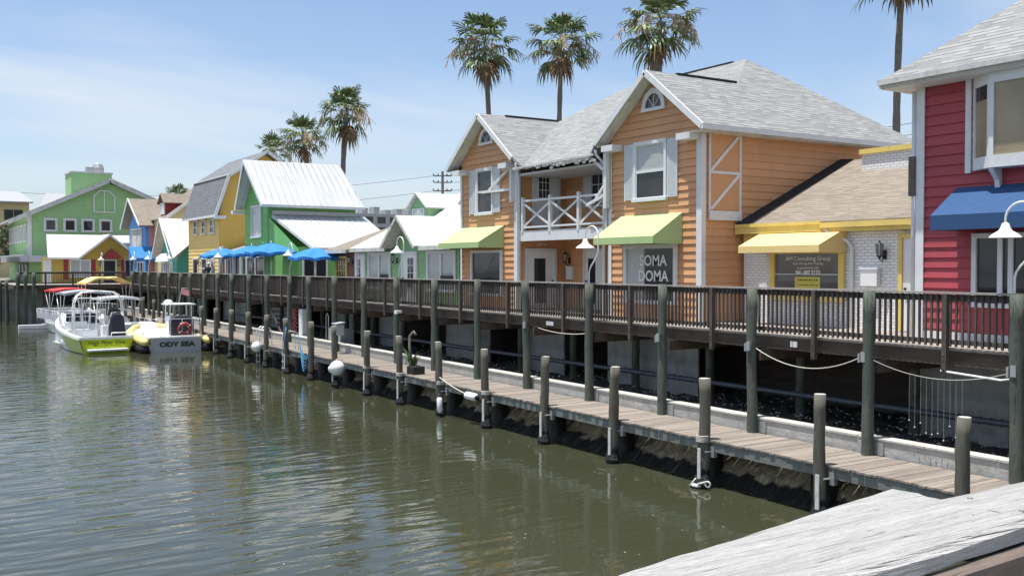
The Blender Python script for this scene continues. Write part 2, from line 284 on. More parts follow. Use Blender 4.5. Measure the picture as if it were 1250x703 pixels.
def water_mat():
    m = bpy.data.materials.new('canal water'); m.use_nodes = True
    N = m.node_tree.nodes; L = m.node_tree.links; b = N['Principled BSDF']
    b.inputs['Base Color'].default_value = (.042, .046, .026, 1); b.inputs['Roughness'].default_value = .015; b.inputs['IOR'].default_value = 1.42
    g = N.new('ShaderNodeNewGeometry')
    def noise_(scale, rot, st, det=3, dist=0.):
        mp = N.new('ShaderNodeMapping'); mp.inputs['Rotation'].default_value = (0, 0, rot); mp.inputs['Scale'].default_value = st; L.new(g.outputs['Position'], mp.inputs[0])
        n = N.new('ShaderNodeTexNoise'); n.inputs['Scale'].default_value = scale; n.inputs['Detail'].default_value = det; n.inputs['Distortion'].default_value = dist; L.new(mp.outputs[0], n.inputs['Vector']); return n.outputs['Fac']
    def mth(op, a, bb):
        x = N.new('ShaderNodeMath'); x.operation = op
        for i, v in enumerate((a, bb)):
            if isinstance(v, (int, float)): x.inputs[i].default_value = v
            else: L.new(v, x.inputs[i])
        return x.outputs[0]
    n1 = noise_(2.6, R(-31), (.22, 1.0, 1), 1.5, .25)      # ripples with long crests
    n2 = noise_(6.0, R(-20), (.55, 1.0, 1), 3, .2)
    n3 = noise_(.55, R(10), (1, 1, 1), 2)
    # calmer strip along the dock, livelier out in the canal
    s = N.new('ShaderNodeSeparateXYZ'); L.new(g.outputs['Position'], s.inputs[0])
    msk = noise_(.10, 0, (1, .6, 1), 2)
    cal = N.new('ShaderNodeMapRange'); cal.inputs['From Min'].default_value = 14.; cal.inputs['From Max'].default_value = 5.; cal.inputs['To Min'].default_value = .13; cal.inputs['To Max'].default_value = 1.
    ms = mth('MULTIPLY_ADD', msk, 10.); L.new(s.outputs['X'], ms.node.inputs[2]); off = mth('SUBTRACT', ms, 5.)
    L.new(off, cal.inputs['Value'])
    h = mth('ADD', mth('MULTIPLY', n1, .034), mth('ADD', mth('MULTIPLY', n2, .0035), mth('MULTIPLY', n3, .02)))
    h = mth('MULTIPLY', h, cal.outputs[0])
    bp = N.new('ShaderNodeBump'); bp.inputs['Strength'].default_value = 1; bp.inputs['Distance'].default_value = 1.0
    L.new(h, bp.inputs['Height']); L.new(bp.outputs[0], b.inputs['Normal'])
    # bits of floating foam and pollen
    v = N.new('ShaderNodeTexVoronoi'); v.inputs['Scale'].default_value = 2.2; L.new(g.outputs['Position'], v.inputs['Vector'])
    lt = mth('LESS_THAN', v.outputs['Distance'], .036)
    vn = noise_(.4, 0, (1, 1, 1)); gt = mth('GREATER_THAN', vn, .47); f = mth('MULTIPLY', lt, gt)
    mx = N.new('ShaderNodeMix'); mx.data_type = 'RGBA'; L.new(f, mx.inputs[0]); mx.inputs[6].default_value = (.042, .046, .026, 1); mx.inputs[7].default_value = (.5, .5, .45, 1)
    L.new(mx.outputs[2], b.inputs['Base Color'])
    return m
M['water'] = water_mat()

# ------------------------------------------------------------------ geometry helpers
ORG = {}
V = Vector
class MB:
    def __init__(s): s.v = []; s.f = []
    def poly(s, pts):
        b = len(s.v); s.v += [tuple(p) for p in pts]; s.f.append(tuple(range(b, b + len(pts)))); return s
    def prism(s, pts, d):
        n = len(pts); b = len(s.v); d = V(d); s.v += [tuple(p) for p in pts] + [tuple(V(p) + d) for p in pts]
        s.f.append(tuple(range(b, b + n))); s.f.append(tuple(range(b + 2 * n - 1, b + n - 1, -1)))
        for i in range(n):
            j = (i + 1) % n; s.f.append((b + i, b + n + i, b + n + j, b + j))
        return s
    def box(s, x0, x1, y0, y1, z0, z1):
        return s.prism([(x0, y0, z0), (x1, y0, z0), (x1, y1, z0), (x0, y1, z0)], (0, 0, z1 - z0))
    def bar(s, p, q, w, h, up=(0, 0, 1)):
        p, q = V(p), V(q); d = (q - p).normalized(); up = V(up)
        if abs(d.dot(up)) > .99: up = V((1, 0, 0))
        a = d.cross(up).normalized(); u = a.cross(d).normalized(); a *= w / 2; u *= h / 2
        return s.prism([p - a - u, p + a - u, p + a + u, p - a + u], q - p)
    def ring(s, c, d, r, n, ref=None):
        d = V(d).normalized(); ref = V(ref) if ref else (V((0, 0, 1)) if abs(d.z) < .9 else V((1, 0, 0)))
        a = d.cross(ref).normalized(); b = a.cross(d).normalized()
        return [V(c) + a * (r * math.cos(2 * math.pi * i / n)) + b * (r * math.sin(2 * math.pi * i / n)) for i in range(n)]
    def tube(s, pts, r, n=8, caps=True):
        pts = [V(p) for p in pts]; rs = r if isinstance(r, (list, tuple)) else [r] * len(pts)
        b = len(s.v); ref = None
        for i, p in enumerate(pts):
            d = (pts[min(i + 1, len(pts) - 1)] - pts[max(i - 1, 0)]).normalized()
            if ref is None: ref = V((0, 0, 1)) if abs(d.z) < .9 else V((1, 0, 0))
            a = d.cross(ref).normalized(); bb = a.cross(d).normalized(); ref = bb
            s.v += [tuple(p + a * (rs[i] * math.cos(2 * math.pi * k / n)) + bb * (rs[i] * math.sin(2 * math.pi * k / n))) for k in range(n)]
        for i in range(len(pts) - 1):
            for k in range(n):
                k2 = (k + 1) % n; s.f.append((b + i * n + k, b + i * n + k2, b + (i + 1) * n + k2, b + (i + 1) * n + k))
        if caps:
            s.f.append(tuple(b + k for k in range(n - 1, -1, -1))); s.f.append(tuple(b + (len(pts) - 1) * n + k for k in range(n)))
        return s
    def lathe(s, c, prof, n=16, axis=(0, 0, 1)):
        c = V(c); ax = V(axis).normalized(); q = V((0, 0, 1)).rotation_difference(ax); b = len(s.v)
        for r, z in prof:
            for k in range(n):
                t = 2 * math.pi * k / n; s.v.append(tuple(c + q @ V((max(r, 1e-4) * math.cos(t), max(r, 1e-4) * math.sin(t), z))))
        for i in range(len(prof) - 1):
            for k in range(n):
                k2 = (k + 1) % n; s.f.append((b + i * n + k, b + i * n + k2, b + (i + 1) * n + k2, b + (i + 1) * n + k))
        return s
    def sphere(s, c, r, n=14, m=8, sc=(1, 1, 1)):
        b = len(s.v); c = V(c)
        for i in range(m + 1):
            ph = math.pi * i / m
            for k in range(n):
                t = 2 * math.pi * k / n; rr = max(math.sin(ph), 1e-3)
                s.v.append((c.x + r * sc[0] * rr * math.cos(t), c.y + r * sc[1] * rr * math.sin(t), c.z - r * sc[2] * math.cos(ph)))
        for i in range(m):
            for k in range(n):
                k2 = (k + 1) % n; s.f.append((b + i * n + k, b + i * n + k2, b + (i + 1) * n + k2, b + (i + 1) * n + k))
        return s
    def torus(s, c, R_, r, axis=(0, 0, 1), n=24, m=8):
        q = V((0, 0, 1)).rotation_difference(V(axis)); c = V(c)
        b = len(s.v)
        for i in range(n):
            t = 2 * math.pi * i / n
            for k in range(m):
                u = 2 * math.pi * k / m; s.v.append(tuple(c + q @ V(((R_ + r * math.cos(u)) * math.cos(t), (R_ + r * math.cos(u)) * math.sin(t), r * math.sin(u)))))
        for i in range(n):
            for k in range(m):
                i2 = (i + 1) % n; k2 = (k + 1) % m; s.f.append((b + i * m + k, b + i2 * m + k, b + i2 * m + k2, b + i * m + k2))
        return s
    def build(s, name, m, parent=None, smooth=False, bevel=0):
        me = bpy.data.meshes.new(name)
        o = bpy.data.objects.new(name, me); COL.objects.link(o)
        if parent is not None:
            org = ORG[parent.name_full]; o.parent = parent; ORG[o.name_full] = org
        else:
            xs = [v[0] for v in s.v]; ys = [v[1] for v in s.v]; zs = [v[2] for v in s.v]
            org = V(((min(xs) + max(xs)) / 2, (min(ys) + max(ys)) / 2, min(zs))); o.location = org; ORG[o.name_full] = org
        me.from_pydata([tuple(V(v) - org) for v in s.v], [], s.f)
        uv = me.uv_layers.new(name='UVMap')
        Z = V((0, 0, 1))
        for p in me.polygons:
            n_ = p.normal
            if abs(n_.z) > .995: a, b_ = V((1, 0, 0)), V((0, 1, 0))
            else: a = Z.cross(n_).normalized(); b_ = n_.cross(a)
            for li in p.loop_indices:
                co = me.vertices[me.loops[li].vertex_index].co + org; uv.data[li].uv = (co.dot(a), co.dot(b_))
            if smooth: p.use_smooth = True
        if isinstance(m, str): m = M[m]
        me.materials.append(m)
        if bevel:
            bv = o.modifiers.new('bevel', 'BEVEL'); bv.width = bevel; bv.segments = 2; bv.limit_method = 'ANGLE'
        return o

def tag(o, label, cat, group=None, kind=None):
    o['label'] = label; o['category'] = cat
    if group: o['group'] = group
    if kind: o['kind'] = kind
    return o
def struct(o): o['kind'] = 'structure'; return o
def thing(name, label, cat, loc, group=None):
    o = bpy.data.objects.new(name, None); COL.objects.link(o); o.location = loc; o.empty_display_size = .3
    ORG[o.name_full] = V(loc); return tag(o, label, cat, group)
def plain(name, mbx, m, label, cat, group=None, smooth=False):
    return tag(mbx.build(name, m, None, smooth), label, cat, group)
def copy_tree(o, loc, label=None, rz=None, parent=None):
    c = o.copy(); COL.objects.link(c)
    if parent is None:
        c.location = loc; ORG[c.name_full] = V(loc)
        if rz is not None: c.rotation_euler = (0, 0, rz)
        if label: c['label'] = label
    else: c.parent = parent
    for ch in [x for x in CH.get(o.name_full, [])]:
        copy_tree(ch, None, parent=c)
    return c
CH = {}
def kids(o):
    """register the children of a finished thing for copying"""
    CH[o.name_full] = [x for x in bpy.data.objects if x.parent == o]
    for x in CH[o.name_full]: kids(x)

class Fr:   # a wall plane: kind 'F' faces -X at x=c, s runs along +Y ; kind 'S' faces -Y at y=c, s runs along +X
    def __init__(s, kind, c): s.k = kind; s.c = c
    def P(s, a, z, n=0.): return V((s.c - n, a, z)) if s.k == 'F' else V((a, s.c - n, z))
    def off(s, n): return Fr(s.k, s.c - n)
def fbox(b, fr, s0, s1, z0, z1, n0, n1):
    p, q = fr.P(s0, z0, n0), fr.P(s1, z1, n1)
    return b.box(min(p.x, q.x), max(p.x, q.x), min(p.y, q.y), max(p.y, q.y), min(p.z, q.z), max(p.z, q.z))
def clipz(poly, z, above):
    out = []
    for i in range(len(poly)):
        a, b = poly[i], poly[(i + 1) % len(poly)]
        ia, ib = (a[1] >= z) == above, (b[1] >= z) == above
        if ia: out.append(a)
        if ia != ib:
            t = (z - a[1]) / (b[1] - a[1]); out.append((a[0] + (b[0] - a[0]) * t, z))
    return out
def siding(b, fr, poly, ex=.22, lip=.028, z0=None, n=0.):
    zs = [p[1] for p in poly]; z = min(zs) if z0 is None else z0; top = max(zs)
    while z < top - 1e-3:
        z1 = min(z + ex, top); pl = clipz(clipz(poly, z + 1e-4, True), z1 - 1e-4, False)
        if len(pl) >= 3:
            b.poly([fr.P(s, zz, n + lip * (1 - (zz - z) / ex)) for s, zz in pl])
            lo = [p for p in pl if abs(p[1] - z) < 2e-3]
            if len(lo) >= 2:
                a0, a1 = min(p[0] for p in lo), max(p[0] for p in lo)
                b.poly([fr.P(a0, z, n), fr.P(a1, z, n), fr.P(a1, z, n + lip), fr.P(a0, z, n + lip)])
        z += ex
    return b
def window(par, fr, s0, s1, z0, z1, tr=.09, kind='sash', pane='glass', frame='trim', blind=None, n=.03, cols=1, rows=2):
    b = MB(); d = .075
    fbox(b, fr, s0, s1, z1 - tr, z1, n, n + d); fbox(b, fr, s0 - .03, s1 + .03, z0 - .02, z0 + tr * .7, n, n + d + .04)
    fbox(b, fr, s0, s0 + tr, z0 + tr * .7, z1 - tr, n, n + d - .005); fbox(b, fr, s1 - tr, s1, z0 + tr * .7, z1 - tr, n, n + d - .005)
    w = b.build('window', frame, par)
    a0, a1, c0, c1 = s0 + tr, s1 - tr, z0 + tr * .7, z1 - tr
    p = MB(); fbox(p, fr, a0, a1, c0, c1, n - .02, n + .012); p.build('pane', pane, w)
    if blind:
        f0, f1, g0, g1, bm = blind
        q = MB(); fbox(q, fr, a0 + (a1 - a0) * f0, a0 + (a1 - a0) * f1, c0 + (c1 - c0) * g0, c0 + (c1 - c0) * g1, n + .013, n + .017); q.build('blind', bm, w)
    m = MB(); t = .035
    if kind == 'sash':
        zm = (c0 + c1) / 2; fbox(m, fr, a0, a1, zm - t, zm + t, n + .02, n + .05); fbox(m, fr, a0, a0 + t, c0, c1, n + .02, n + .045); fbox(m, fr, a1 - t, a1, c0, c1, n + .02, n + .045)
        fbox(m, fr, a0 + t, a1 - t, c0, c0 + t, n + .02, n + .045); fbox(m, fr, a0 + t, a1 - t, c1 - t, c1, n + .02, n + .045)
    elif kind == 'grid':
        for i in range(1, cols): x = a0 + (a1 - a0) * i / cols; fbox(m, fr, x - .015, x + .015, c0, c1, n + .02, n + .04)
        for i in range(1, rows): x = c0 + (c1 - c0) * i / rows; fbox(m, fr, a0, a1, x - .015, x + .015, n + .02, n + .043)
    elif kind == 'double':
        x = (a0 + a1) / 2; fbox(m, fr, x - .06, x + .06, c0, c1, n + .02, n + .06)
    if m.v: m.build('sash', frame, w)
    return w
def shutter(par, fr, s0, s1, z0, z1, m='shutter', n=.03):
    b = MB(); fbox(b, fr, s0, s1, z0, z1, n, n + .03)
    t = .05
    fbox(b, fr, s0, s0 + t, z0, z1, n + .03, n + .048); fbox(b, fr, s1 - t, s1, z0, z1, n + .03, n + .048)
    zz = z0
    while zz < z1 - .04:
        fbox(b, fr, s0 + t, s1 - t, zz, zz + .028, n + .03, n + .042); zz += .055
    b.build('shutter', m, par)
def door(par, fr, s0, s1, z0, z1, glass=(.3, .7, .35, .92), cols=3, rows=3, m='white', frame='trim', n=.02, handle=True, pane='glass'):
    b = MB(); tr = .11
    fbox(b, fr, s0, s0 + tr, z0, z1, n, n + .07); fbox(b, fr, s1 - tr, s1, z0, z1, n, n + .07); fbox(b, fr, s0 + tr, s1 - tr, z1 - tr, z1, n, n + .07)
    fr_ = b.build('door_frame', frame, par)
    d = MB(); fbox(d, fr, s0 + tr, s1 - tr, z0, z1 - tr, n, n + .03); d_ = d.build('door', m, par)
    a0, a1 = s0 + tr, s1 - tr; w = a1 - a0; h = z1 - tr - z0
    g0, g1, h0, h1 = a0 + w * glass[0], a0 + w * glass[1], z0 + h * glass[2], z0 + h * glass[3]
    p = MB(); fbox(p, fr, g0, g1, h0, h1, n + .03, n + .036); p.build('pane', pane, d_)
    k = MB()
    for i in range(1, cols): x = g0 + (g1 - g0) * i / cols; fbox(k, fr, x - .012, x + .012, h0, h1, n + .037, n + .05)
    for i in range(1, rows): x = h0 + (h1 - h0) * i / rows; fbox(k, fr, g0, g1, x - .012, x + .012, n + .037, n + .052)
    if k.v: k.build('muntins', m, d_)
    if handle:
        q = MB(); q.sphere(fr.P(a1 - .09, z0 + 1.0, n + .07), .035, 8, 6); q.bar(fr.P(a1 - .09, z0 + 1.0, n + .03), fr.P(a1 - .09, z0 + 1.0, n + .07), .02, .02); q.build('handle', 'black', d_, True)
def awning(par, fr, s0, s1, zt, zb, dep, val, m, side=None):
    """canvas over a frame: slope from (n=0.03, zt) to (n=dep, zb), valance below, closed sides"""
    b = MB(); e = .03
    P = fr.P; t = .02
    b.prism([P(s0, zt, e), P(s1, zt, e), P(s1, zb, dep), P(s0, zb, dep)], (0, 0, -t))
    fbox(b, fr, s0, s1, zb - val, zb - t - .001, dep - .012, dep)
    o = b.build('awning', m, par)
    for s_, sg in ((s0, 1), (s1, -1)):
        c = MB(); d = fr.P(s_ + sg * .012, 0) - fr.P(s_, 0)
        c.prism([P(s_, zt - t - .002, e), P(s_, zb - t - .002, dep - .014), P(s_, zb - val, dep - .014), P(s_, zb - val, e)], d)
        c.build('awning_side', side or m, o)
    f = MB(); f.tube([P(s0 + .03, zb - val + .02, e), P(s0 + .03, zb - val + .02, dep - .03), P(s1 - .03, zb - val + .02, dep - .03), P(s1 - .03, zb - val + .02, e)], .012, 6); f.build('awning_frame', 'galv', o)
    return o
def ribs(b, p0, p1, q0, q1, n, w=.035, h=.03):
    """standing seams from edge p0-p1 (top) to edge q0-q1 (bottom)"""
    p0, p1, q0, q1 = map(V, (p0, p1, q0, q1)); nn = (p1 - p0).cross(q0 - p0).normalized()
    if nn.z < 0: nn = -nn
    for i in range(n + 1):
        a = p0.lerp(p1, i / n) + nn * h * .5; c = q0.lerp(q1, i / n) + nn * h * .5
        b.bar(a, c, w, h, nn)
def slab(b, pts, t=.12): return b.prism(pts, (0, 0, -t))
def text(par, body, size, mname, o, xdir, n=.004, name='lettering', bold=0., sx=1.0):
    cu = bpy.data.curves.new(name, 'FONT'); cu.body = body; cu.size = size; cu.align_x = 'CENTER'; cu.align_y = 'CENTER'; cu.extrude = .002; cu.offset = bold; cu.resolution_u = 3
    tmp = bpy.data.objects.new('tmp', cu); COL.objects.link(tmp)
    dg = bpy.context.evaluated_depsgraph_get(); me = bpy.data.meshes.new_from_object(tmp.evaluated_get(dg)); bpy.data.objects.remove(tmp)
    x = V(xdir); z = x.cross(V((0, 0, 1)))
    mt = Matrix((( x.x * sx, 0, z.x, 0), (x.y * sx, 0, z.y, 0), (0, 1, 0, 0), (0, 0, 0, 1)))
    org = ORG[par.name_full]; mt.translation = V(o) + z * n - org
    me.transform(mt); me.materials.clear(); me.materials.append(M[mname])
    ob = bpy.data.objects.new(name, me); COL.objects.link(ob); ob.parent = par; ORG[ob.name_full] = org
    return ob
def lantern(par, fr, s, z):
    b = MB(); c = fr.P(s, z, .22)
    b.lathe(c, [(.0, .26), (.015, .24), (.03, .2), (.10, .15), (.09, .14), (.0, .14)], 8); b.lathe(c, [(.0, -.22), (.02, -.2), (.035, -.16), (.06, -.14), (.06, -.12)], 8)
    for k in range(6):
        t = k * math.pi / 3; b.bar((c.x + .06 * math.cos(t), c.y + .06 * math.sin(t), c.z - .13), (c.x + .09 * math.cos(t), c.y + .09 * math.sin(t), c.z + .15), .012, .012)
    fbox(b, fr, s - .05, s + .05, z - .2, z + .02, .02, .05); b.tube([fr.P(s, z - .1, .04), fr.P(s, z - .26, .12), fr.P(s, z - .2, .22)], .014, 6)
    o = b.build('wall_lantern', 'black', par)
    g = MB(); g.lathe(c, [(.05, -.12), (.075, .13)], 8); g.build('lantern_glass', 'blind', o)

LAND = 3.22; DECK = 3.28; FX = 18.7
# ------------------------------------------------------------------ setting
def grid_sheet(name, x0, x1, y0, y1, z, m):
    b = MB(); b.poly([(x0, y0, z), (x1, y0, z), (x1, y1, z), (x0, y1, z)]); return struct(b.build(name, m))
grid_sheet('water', -1500, 1500, -1500, 2500, 0, 'water')
b = MB()
b.prism([(20.95, -60, -2), (700, -60, -2), (700, 900, -2), (-40, 900, -2), (-40, 330, -2), (10.6, 190, -2), (10.6, 90.5, -2), (20.95, 90.5, -2)], (0, 0, 2 + LAND))
struct(b.build('ground', 'grass'))
b = MB(); b.prism([(-900, 420, -2), (-45, 420, -2), (-45, 900, -2), (-900, 900, -2)], (0, 0, 3.5)); struct(b.build('far_shore', 'grass'))
# rubble strip behind the seawall
b = MB(); n_ = 260
for i in range(n_):
    for j in range(10):
        def hh(a, c):
            x = 16.9 + (20.9 - 16.9) * c / 10; y = -6 + 96 * a / n_; return (x, y, 1.20 + .16 * noise.noise(V((x * 2.3, y * 2.3, 0))) + .05 * noise.noise(V((x * 9, y * 9, 3))))
        b.poly([hh(i, j), hh(i + 1, j), hh(i + 1, j + 1), hh(i, j + 1)])
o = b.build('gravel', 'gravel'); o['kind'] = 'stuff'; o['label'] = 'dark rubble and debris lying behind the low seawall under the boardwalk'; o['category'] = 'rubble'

b = MB(); rr = random.Random(21)
for i in range(1500):
    y = 8 + 52 * rr.random() ** 1.4; x = rr.uniform(17.0, 20.2); z = 1.25 + .16 * noise.noise(V((x * 2.3, y * 2.3, 0))) + rr.uniform(-.02, .05); q = rr.uniform(.015, .045); a = rr.uniform(0, 3.14)
    c_, s_ = math.cos(a) * q, math.sin(a) * q; b.prism([(x - c_, y - s_, z), (x + s_ * .5, y - c_ * .5, z + .008), (x + c_, y + s_, z + .012), (x - s_ * .5, y + c_ * .5, z)], (0, 0, .012))
o = b.build('shell_litter', 'rope'); o['kind'] = 'stuff'; o['label'] = 'pale shell chips and litter scattered over the dark rubble'; o['category'] = 'litter'
# seawall: cast in panels with a cap
t = thing('seawall', 'low pale concrete seawall running behind the narrow dock', 'seawall', (16.8, 40, 0))
b = MB(); b.box(16.64, 16.9, -8, 88, -1.5, 1.352); b.build('wall', 'seawall', t)
b = MB(); y = -8
while y < 88:
    b.box(16.615, 16.95, y + .006, y + 2.99, 1.354, 1.395 + rnd.uniform(-.006, .006)); y += 3.0
b.build('cap', mat('seawall cap', (.50, .49, .45), .9, .12, 2.5, .5, 10, dirt=((.28, .27, .24), .5, 3)), t)

b = MB(); NX, NY = 8, 560
def lp(i, j):
    y = -6 + 92 * i / NY; u = j / NX; x = 16.66 - 1.25 * u; q = V((x * 3.1, y * 3.1, 0))
    return (x + .05 * noise.noise(q + V((9, 0, 0))), y, .78 - .86 * u ** 1.15 + .13 * noise.noise(q) + .07 * noise.noise(q * 3.3) + .10 * noise.noise(V((0, y * .6, 3))))
for i in range(NY):
    for j in range(NX): b.poly([lp(i, j), lp(i + 1, j), lp(i + 1, j + 1), lp(i, j + 1)])
o = b.build('oyster_bank', 'bank'); o['kind'] = 'stuff'; o['label'] = 'brown and black oyster crusted bank sloping into the water under the dock'; o['category'] = 'oyster bank'

# ------------------------------------------------------------------ dock
t = thing('dock', 'long narrow plank dock running just above the water along the seawall', 'dock', (15.8, 40, 0))
b = MB(); y = -6.0
while y < 85:
    w = .14; a = rnd.uniform(-.012, .012); e = rnd.uniform(-.03, .02)
    z = 1.05 + rnd.uniform(-.004, .004)
    b.prism([(15.0 + e, y + a, z - .038), (16.58, y - a, z - .038), (16.58, y + w - a, z - .038), (15.0 + e, y + w + a, z - .038)], (0, 0, .038)); y += w + .003
b.build('planks', 'dock', t)
b = MB(); b.box(15.03, 15.08, -6, 85, .80, 1.0); b.box(15.75, 15.8, -6, 85, .82, 1.0); b.box(16.4, 16.45, -6, 85, .82, 1.0)
b.build('side_beam', 'dockside', t)
for k in range(-4, 25):
    b = MB(); yy = 9.62 + 3.1 * k + .16; b.box(15.09, 16.6, yy, yy + .07, .60, .82); b.build('cross_beam', 'fascia', t)

# ------------------------------------------------------------------ pilings
ORD = ['first', 'second', 'third', 'fourth', 'fifth', 'sixth', 'seventh', 'eighth', 'ninth', 'tenth', 'eleventh', 'twelfth', 'thirteenth', 'fourteenth', 'fifteenth', 'sixteenth', 'seventeenth', 'eighteenth', 'nineteenth', 'twentieth',
       'twenty first', 'twenty second', 'twenty third', 'twenty fourth', 'twenty fifth', 'twenty sixth', 'twenty seventh', 'twenty eighth', 'twenty ninth', 'thirtieth']
def pole_mb(x, y, z0, z1, r, lean=0, seed=0, n=14):
    rr = random.Random(seed); b = MB(); pts = []; rs = []
    dx, dy = rr.uniform(-lean, lean), rr.uniform(-lean, lean); m_ = 12
    for i in range(m_ + 1):
        t_ = i / m_; pts.append((x + dx * t_ + .012 * rr.uniform(-1, 1), y + dy * t_ + .012 * rr.uniform(-1, 1), z0 + (z1 - z0) * t_)); rs.append(r * (1.05 - .10 * t_) * rr.uniform(.95, 1.05))
    b.tube(pts, rs, n); return b, pts[-1], rs[-1]
TALLY = [9.57 + 3.1 * k for k in range(-2, 25)]
seen_tall = {0: 'at the right picture edge carrying a lamp', 1: 'second from right, before the red house corner', 2: 'before the left end of the yellow awning shop', 3: 'before the window lettered SOMA DOMA', 4: 'carrying the white lamp before the balcony', 5: 'before the lower white door under the balcony', 6: 'before the left orange gable'}
for k, y in enumerate(TALLY):
    kk = k - 2
    lab = 'tall green piling at the railing, ' + (seen_tall[kk] if kk in seen_tall else (ORD[kk] + ' tall piling from the right' if kk >= 0 else ORD[k] + ' beyond the right edge'))
    t = thing('tall_piling', lab, 'piling', (16.5, y, -1.0), 'tall pilings along the boardwalk railing')
    r = .115 + .012 * rnd.random()
    b, top, rt = pole_mb(16.5, y, -1.0, 4.36 + rnd.uniform(-.05, .05), r, .09, k + 1); b.build('shaft', 'pile', t, True)
    c = MB(); c.lathe(top, [(0, .004), (rt * .96, .004), (rt * .96, 0)], 14); c.build('end_grain', 'pile_grey', t)
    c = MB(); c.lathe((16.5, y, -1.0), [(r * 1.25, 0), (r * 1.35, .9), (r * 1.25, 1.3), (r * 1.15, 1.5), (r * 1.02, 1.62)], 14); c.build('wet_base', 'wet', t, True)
    if kk in (0, 1, 2, 3, 5): 
        c = MB(); c.box(16.5 - .16, 16.5 - .10, y - .05, y + .05, 3.02 - .1, 3.02 + .1); c.box(16.38, 16.62, y + .105, y + .15, 2.9, 3.08); c.build('bracket', 'galv', t)
    c = MB(); c.box(16.60, 16.66, y - .30, y + .30, 1.06, 1.30) if kk in (1, 2, 3, 4) else c.box(16.60, 16.66, y - .10, y + .10, 1.06, 1.2)
    c.build('base_block', 'galv', t)
FRONTY = [9.57 + (12.55 - 9.57) * 0, 12.50, 15.70, 18.85, 21.86, 24.91, 27.8, 30.75, 33.6, 36.7, 39.4, 42.35, 45.4, 48.2, 51.1, 53.8, 56.6, 59.7, 62.9, 66.0, 69.1, 72.2, 75.3, 78.4, 81.5]
FRONTY = [6.4] + FRONTY
for k, y in enumerate(FRONTY):
    kk = k - 1
    lab = ('short grey dock edge piling, ' + (['standing behind the bleached handrail', 'nearest one rising from the water', 'with a white tangle at the waterline'][kk] if 0 <= kk < 3 else (ORD[kk] + ' short piling from the right' if kk >= 0 else 'outside the right edge')))
    t = thing('short_piling', lab, 'piling', (14.9, y, -1.0), 'short pilings along the dock edge')
    r = .115 + .015 * rnd.random()
    zt = 2.38 + rnd.uniform(-.04, .04) + .004 * max(0, y - 25)
    b, top, rt = pole_mb(14.9, y, -1.0, zt, r, .08, k + 90); b.build('shaft', 'frontpile', t, True)
    c = MB(); c.lathe(top, [(0, .004), (rt * .97, .004), (rt * .97, 0)], 14); c.build('end_grain', 'pile_cap', t)
    c = MB(); pr = [(r * 1.0, .98), (r * 1.3, 1.0), (r * 1.55, 1.10), (r * 1.25, 1.22), (r * 1.02, 1.30)]; c.lathe((14.9, y, -1.0), pr, 12)
    for q in range(14):
        a = rnd.uniform(0, 6.28); c.sphere((14.9 + r * 1.1 * math.cos(a), y + r * 1.1 * math.sin(a), rnd.uniform(-.02, .22)), rnd.uniform(.025, .055), 6, 4)
    c.build('oyster_crust', 'wet', t)
    if kk % 2 == 1 or kk in (2, 4, 5, 8):
        c = MB(); c.box(14.9 - r - .030, 14.9 - r - .002, y - .045 - .05, y + .045 - .05, .22, .88); c.build('rub_board', 'trim_old', t)
    c = MB(); c.box(15.0, 15.10, y - .25, y - .13, .68, .92); c.tube([(14.85, y - .13, .8), (15.05, y - .15, .8)], .02, 6); c.build('bracket', 'galv', t)
# thick black stubs added for the dark mass of cross braces in shadow
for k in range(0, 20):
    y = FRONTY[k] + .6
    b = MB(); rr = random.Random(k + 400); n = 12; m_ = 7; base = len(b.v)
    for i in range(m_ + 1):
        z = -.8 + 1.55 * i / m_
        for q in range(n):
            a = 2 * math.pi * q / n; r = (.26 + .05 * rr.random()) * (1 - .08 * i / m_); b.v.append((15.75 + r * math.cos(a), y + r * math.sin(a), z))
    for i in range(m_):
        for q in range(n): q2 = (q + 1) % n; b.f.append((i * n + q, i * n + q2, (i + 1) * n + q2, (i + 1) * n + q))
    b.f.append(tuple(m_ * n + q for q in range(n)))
    plain('shade_stub', b, 'wet', 'black stub standing in for shaded cross braces below the dock, ' + ORD[k] + ' from the right', 'piling', 'black stubs standing in for shaded braces', True)

# ------------------------------------------------------------------ boardwalk (setting) and railing
t = struct(thing('boardwalk', 'x', 'x', (18, 40, DECK))); del t['label']; del t['category']
b = MB(); y = -8.
while y < 91:
    b.box(16.86, 20.9 if 23.9 < y < 29 else (20.2 if y < 19.7 else 18.75), y, y + .1445, DECK - .04, DECK + rnd.uniform(-.002, .002)); y += .145
b.build('deck_boards', 'deck', t)
b = MB(); b.box(16.88, 16.93, -8, 91, 2.96, DECK - .042); b.box(17.6, 17.66, -8, 91, 2.98, DECK - .042); b.box(18.4, 18.46, -8, 91, 2.98, DECK - .042); b.build('edge_beam', 'fascia', t)
for y in TALLY: b = MB(); b.box(16.62, 18.7, y - .14, y - .06, 2.70, 2.955); b.build('cross_beam', 'fascia', t)
for k, y in enumerate(TALLY):
    b, *_ = pole_mb(18.45, y + .3, 1.0, 2.96, .12, 0, k + 700, 10)
    plain('inner_post', b, 'pile', 'dark post below the boardwalk by the foundations, ' + ORD[k] + ' from the right', 'post', 'dark posts below the boardwalk', True)

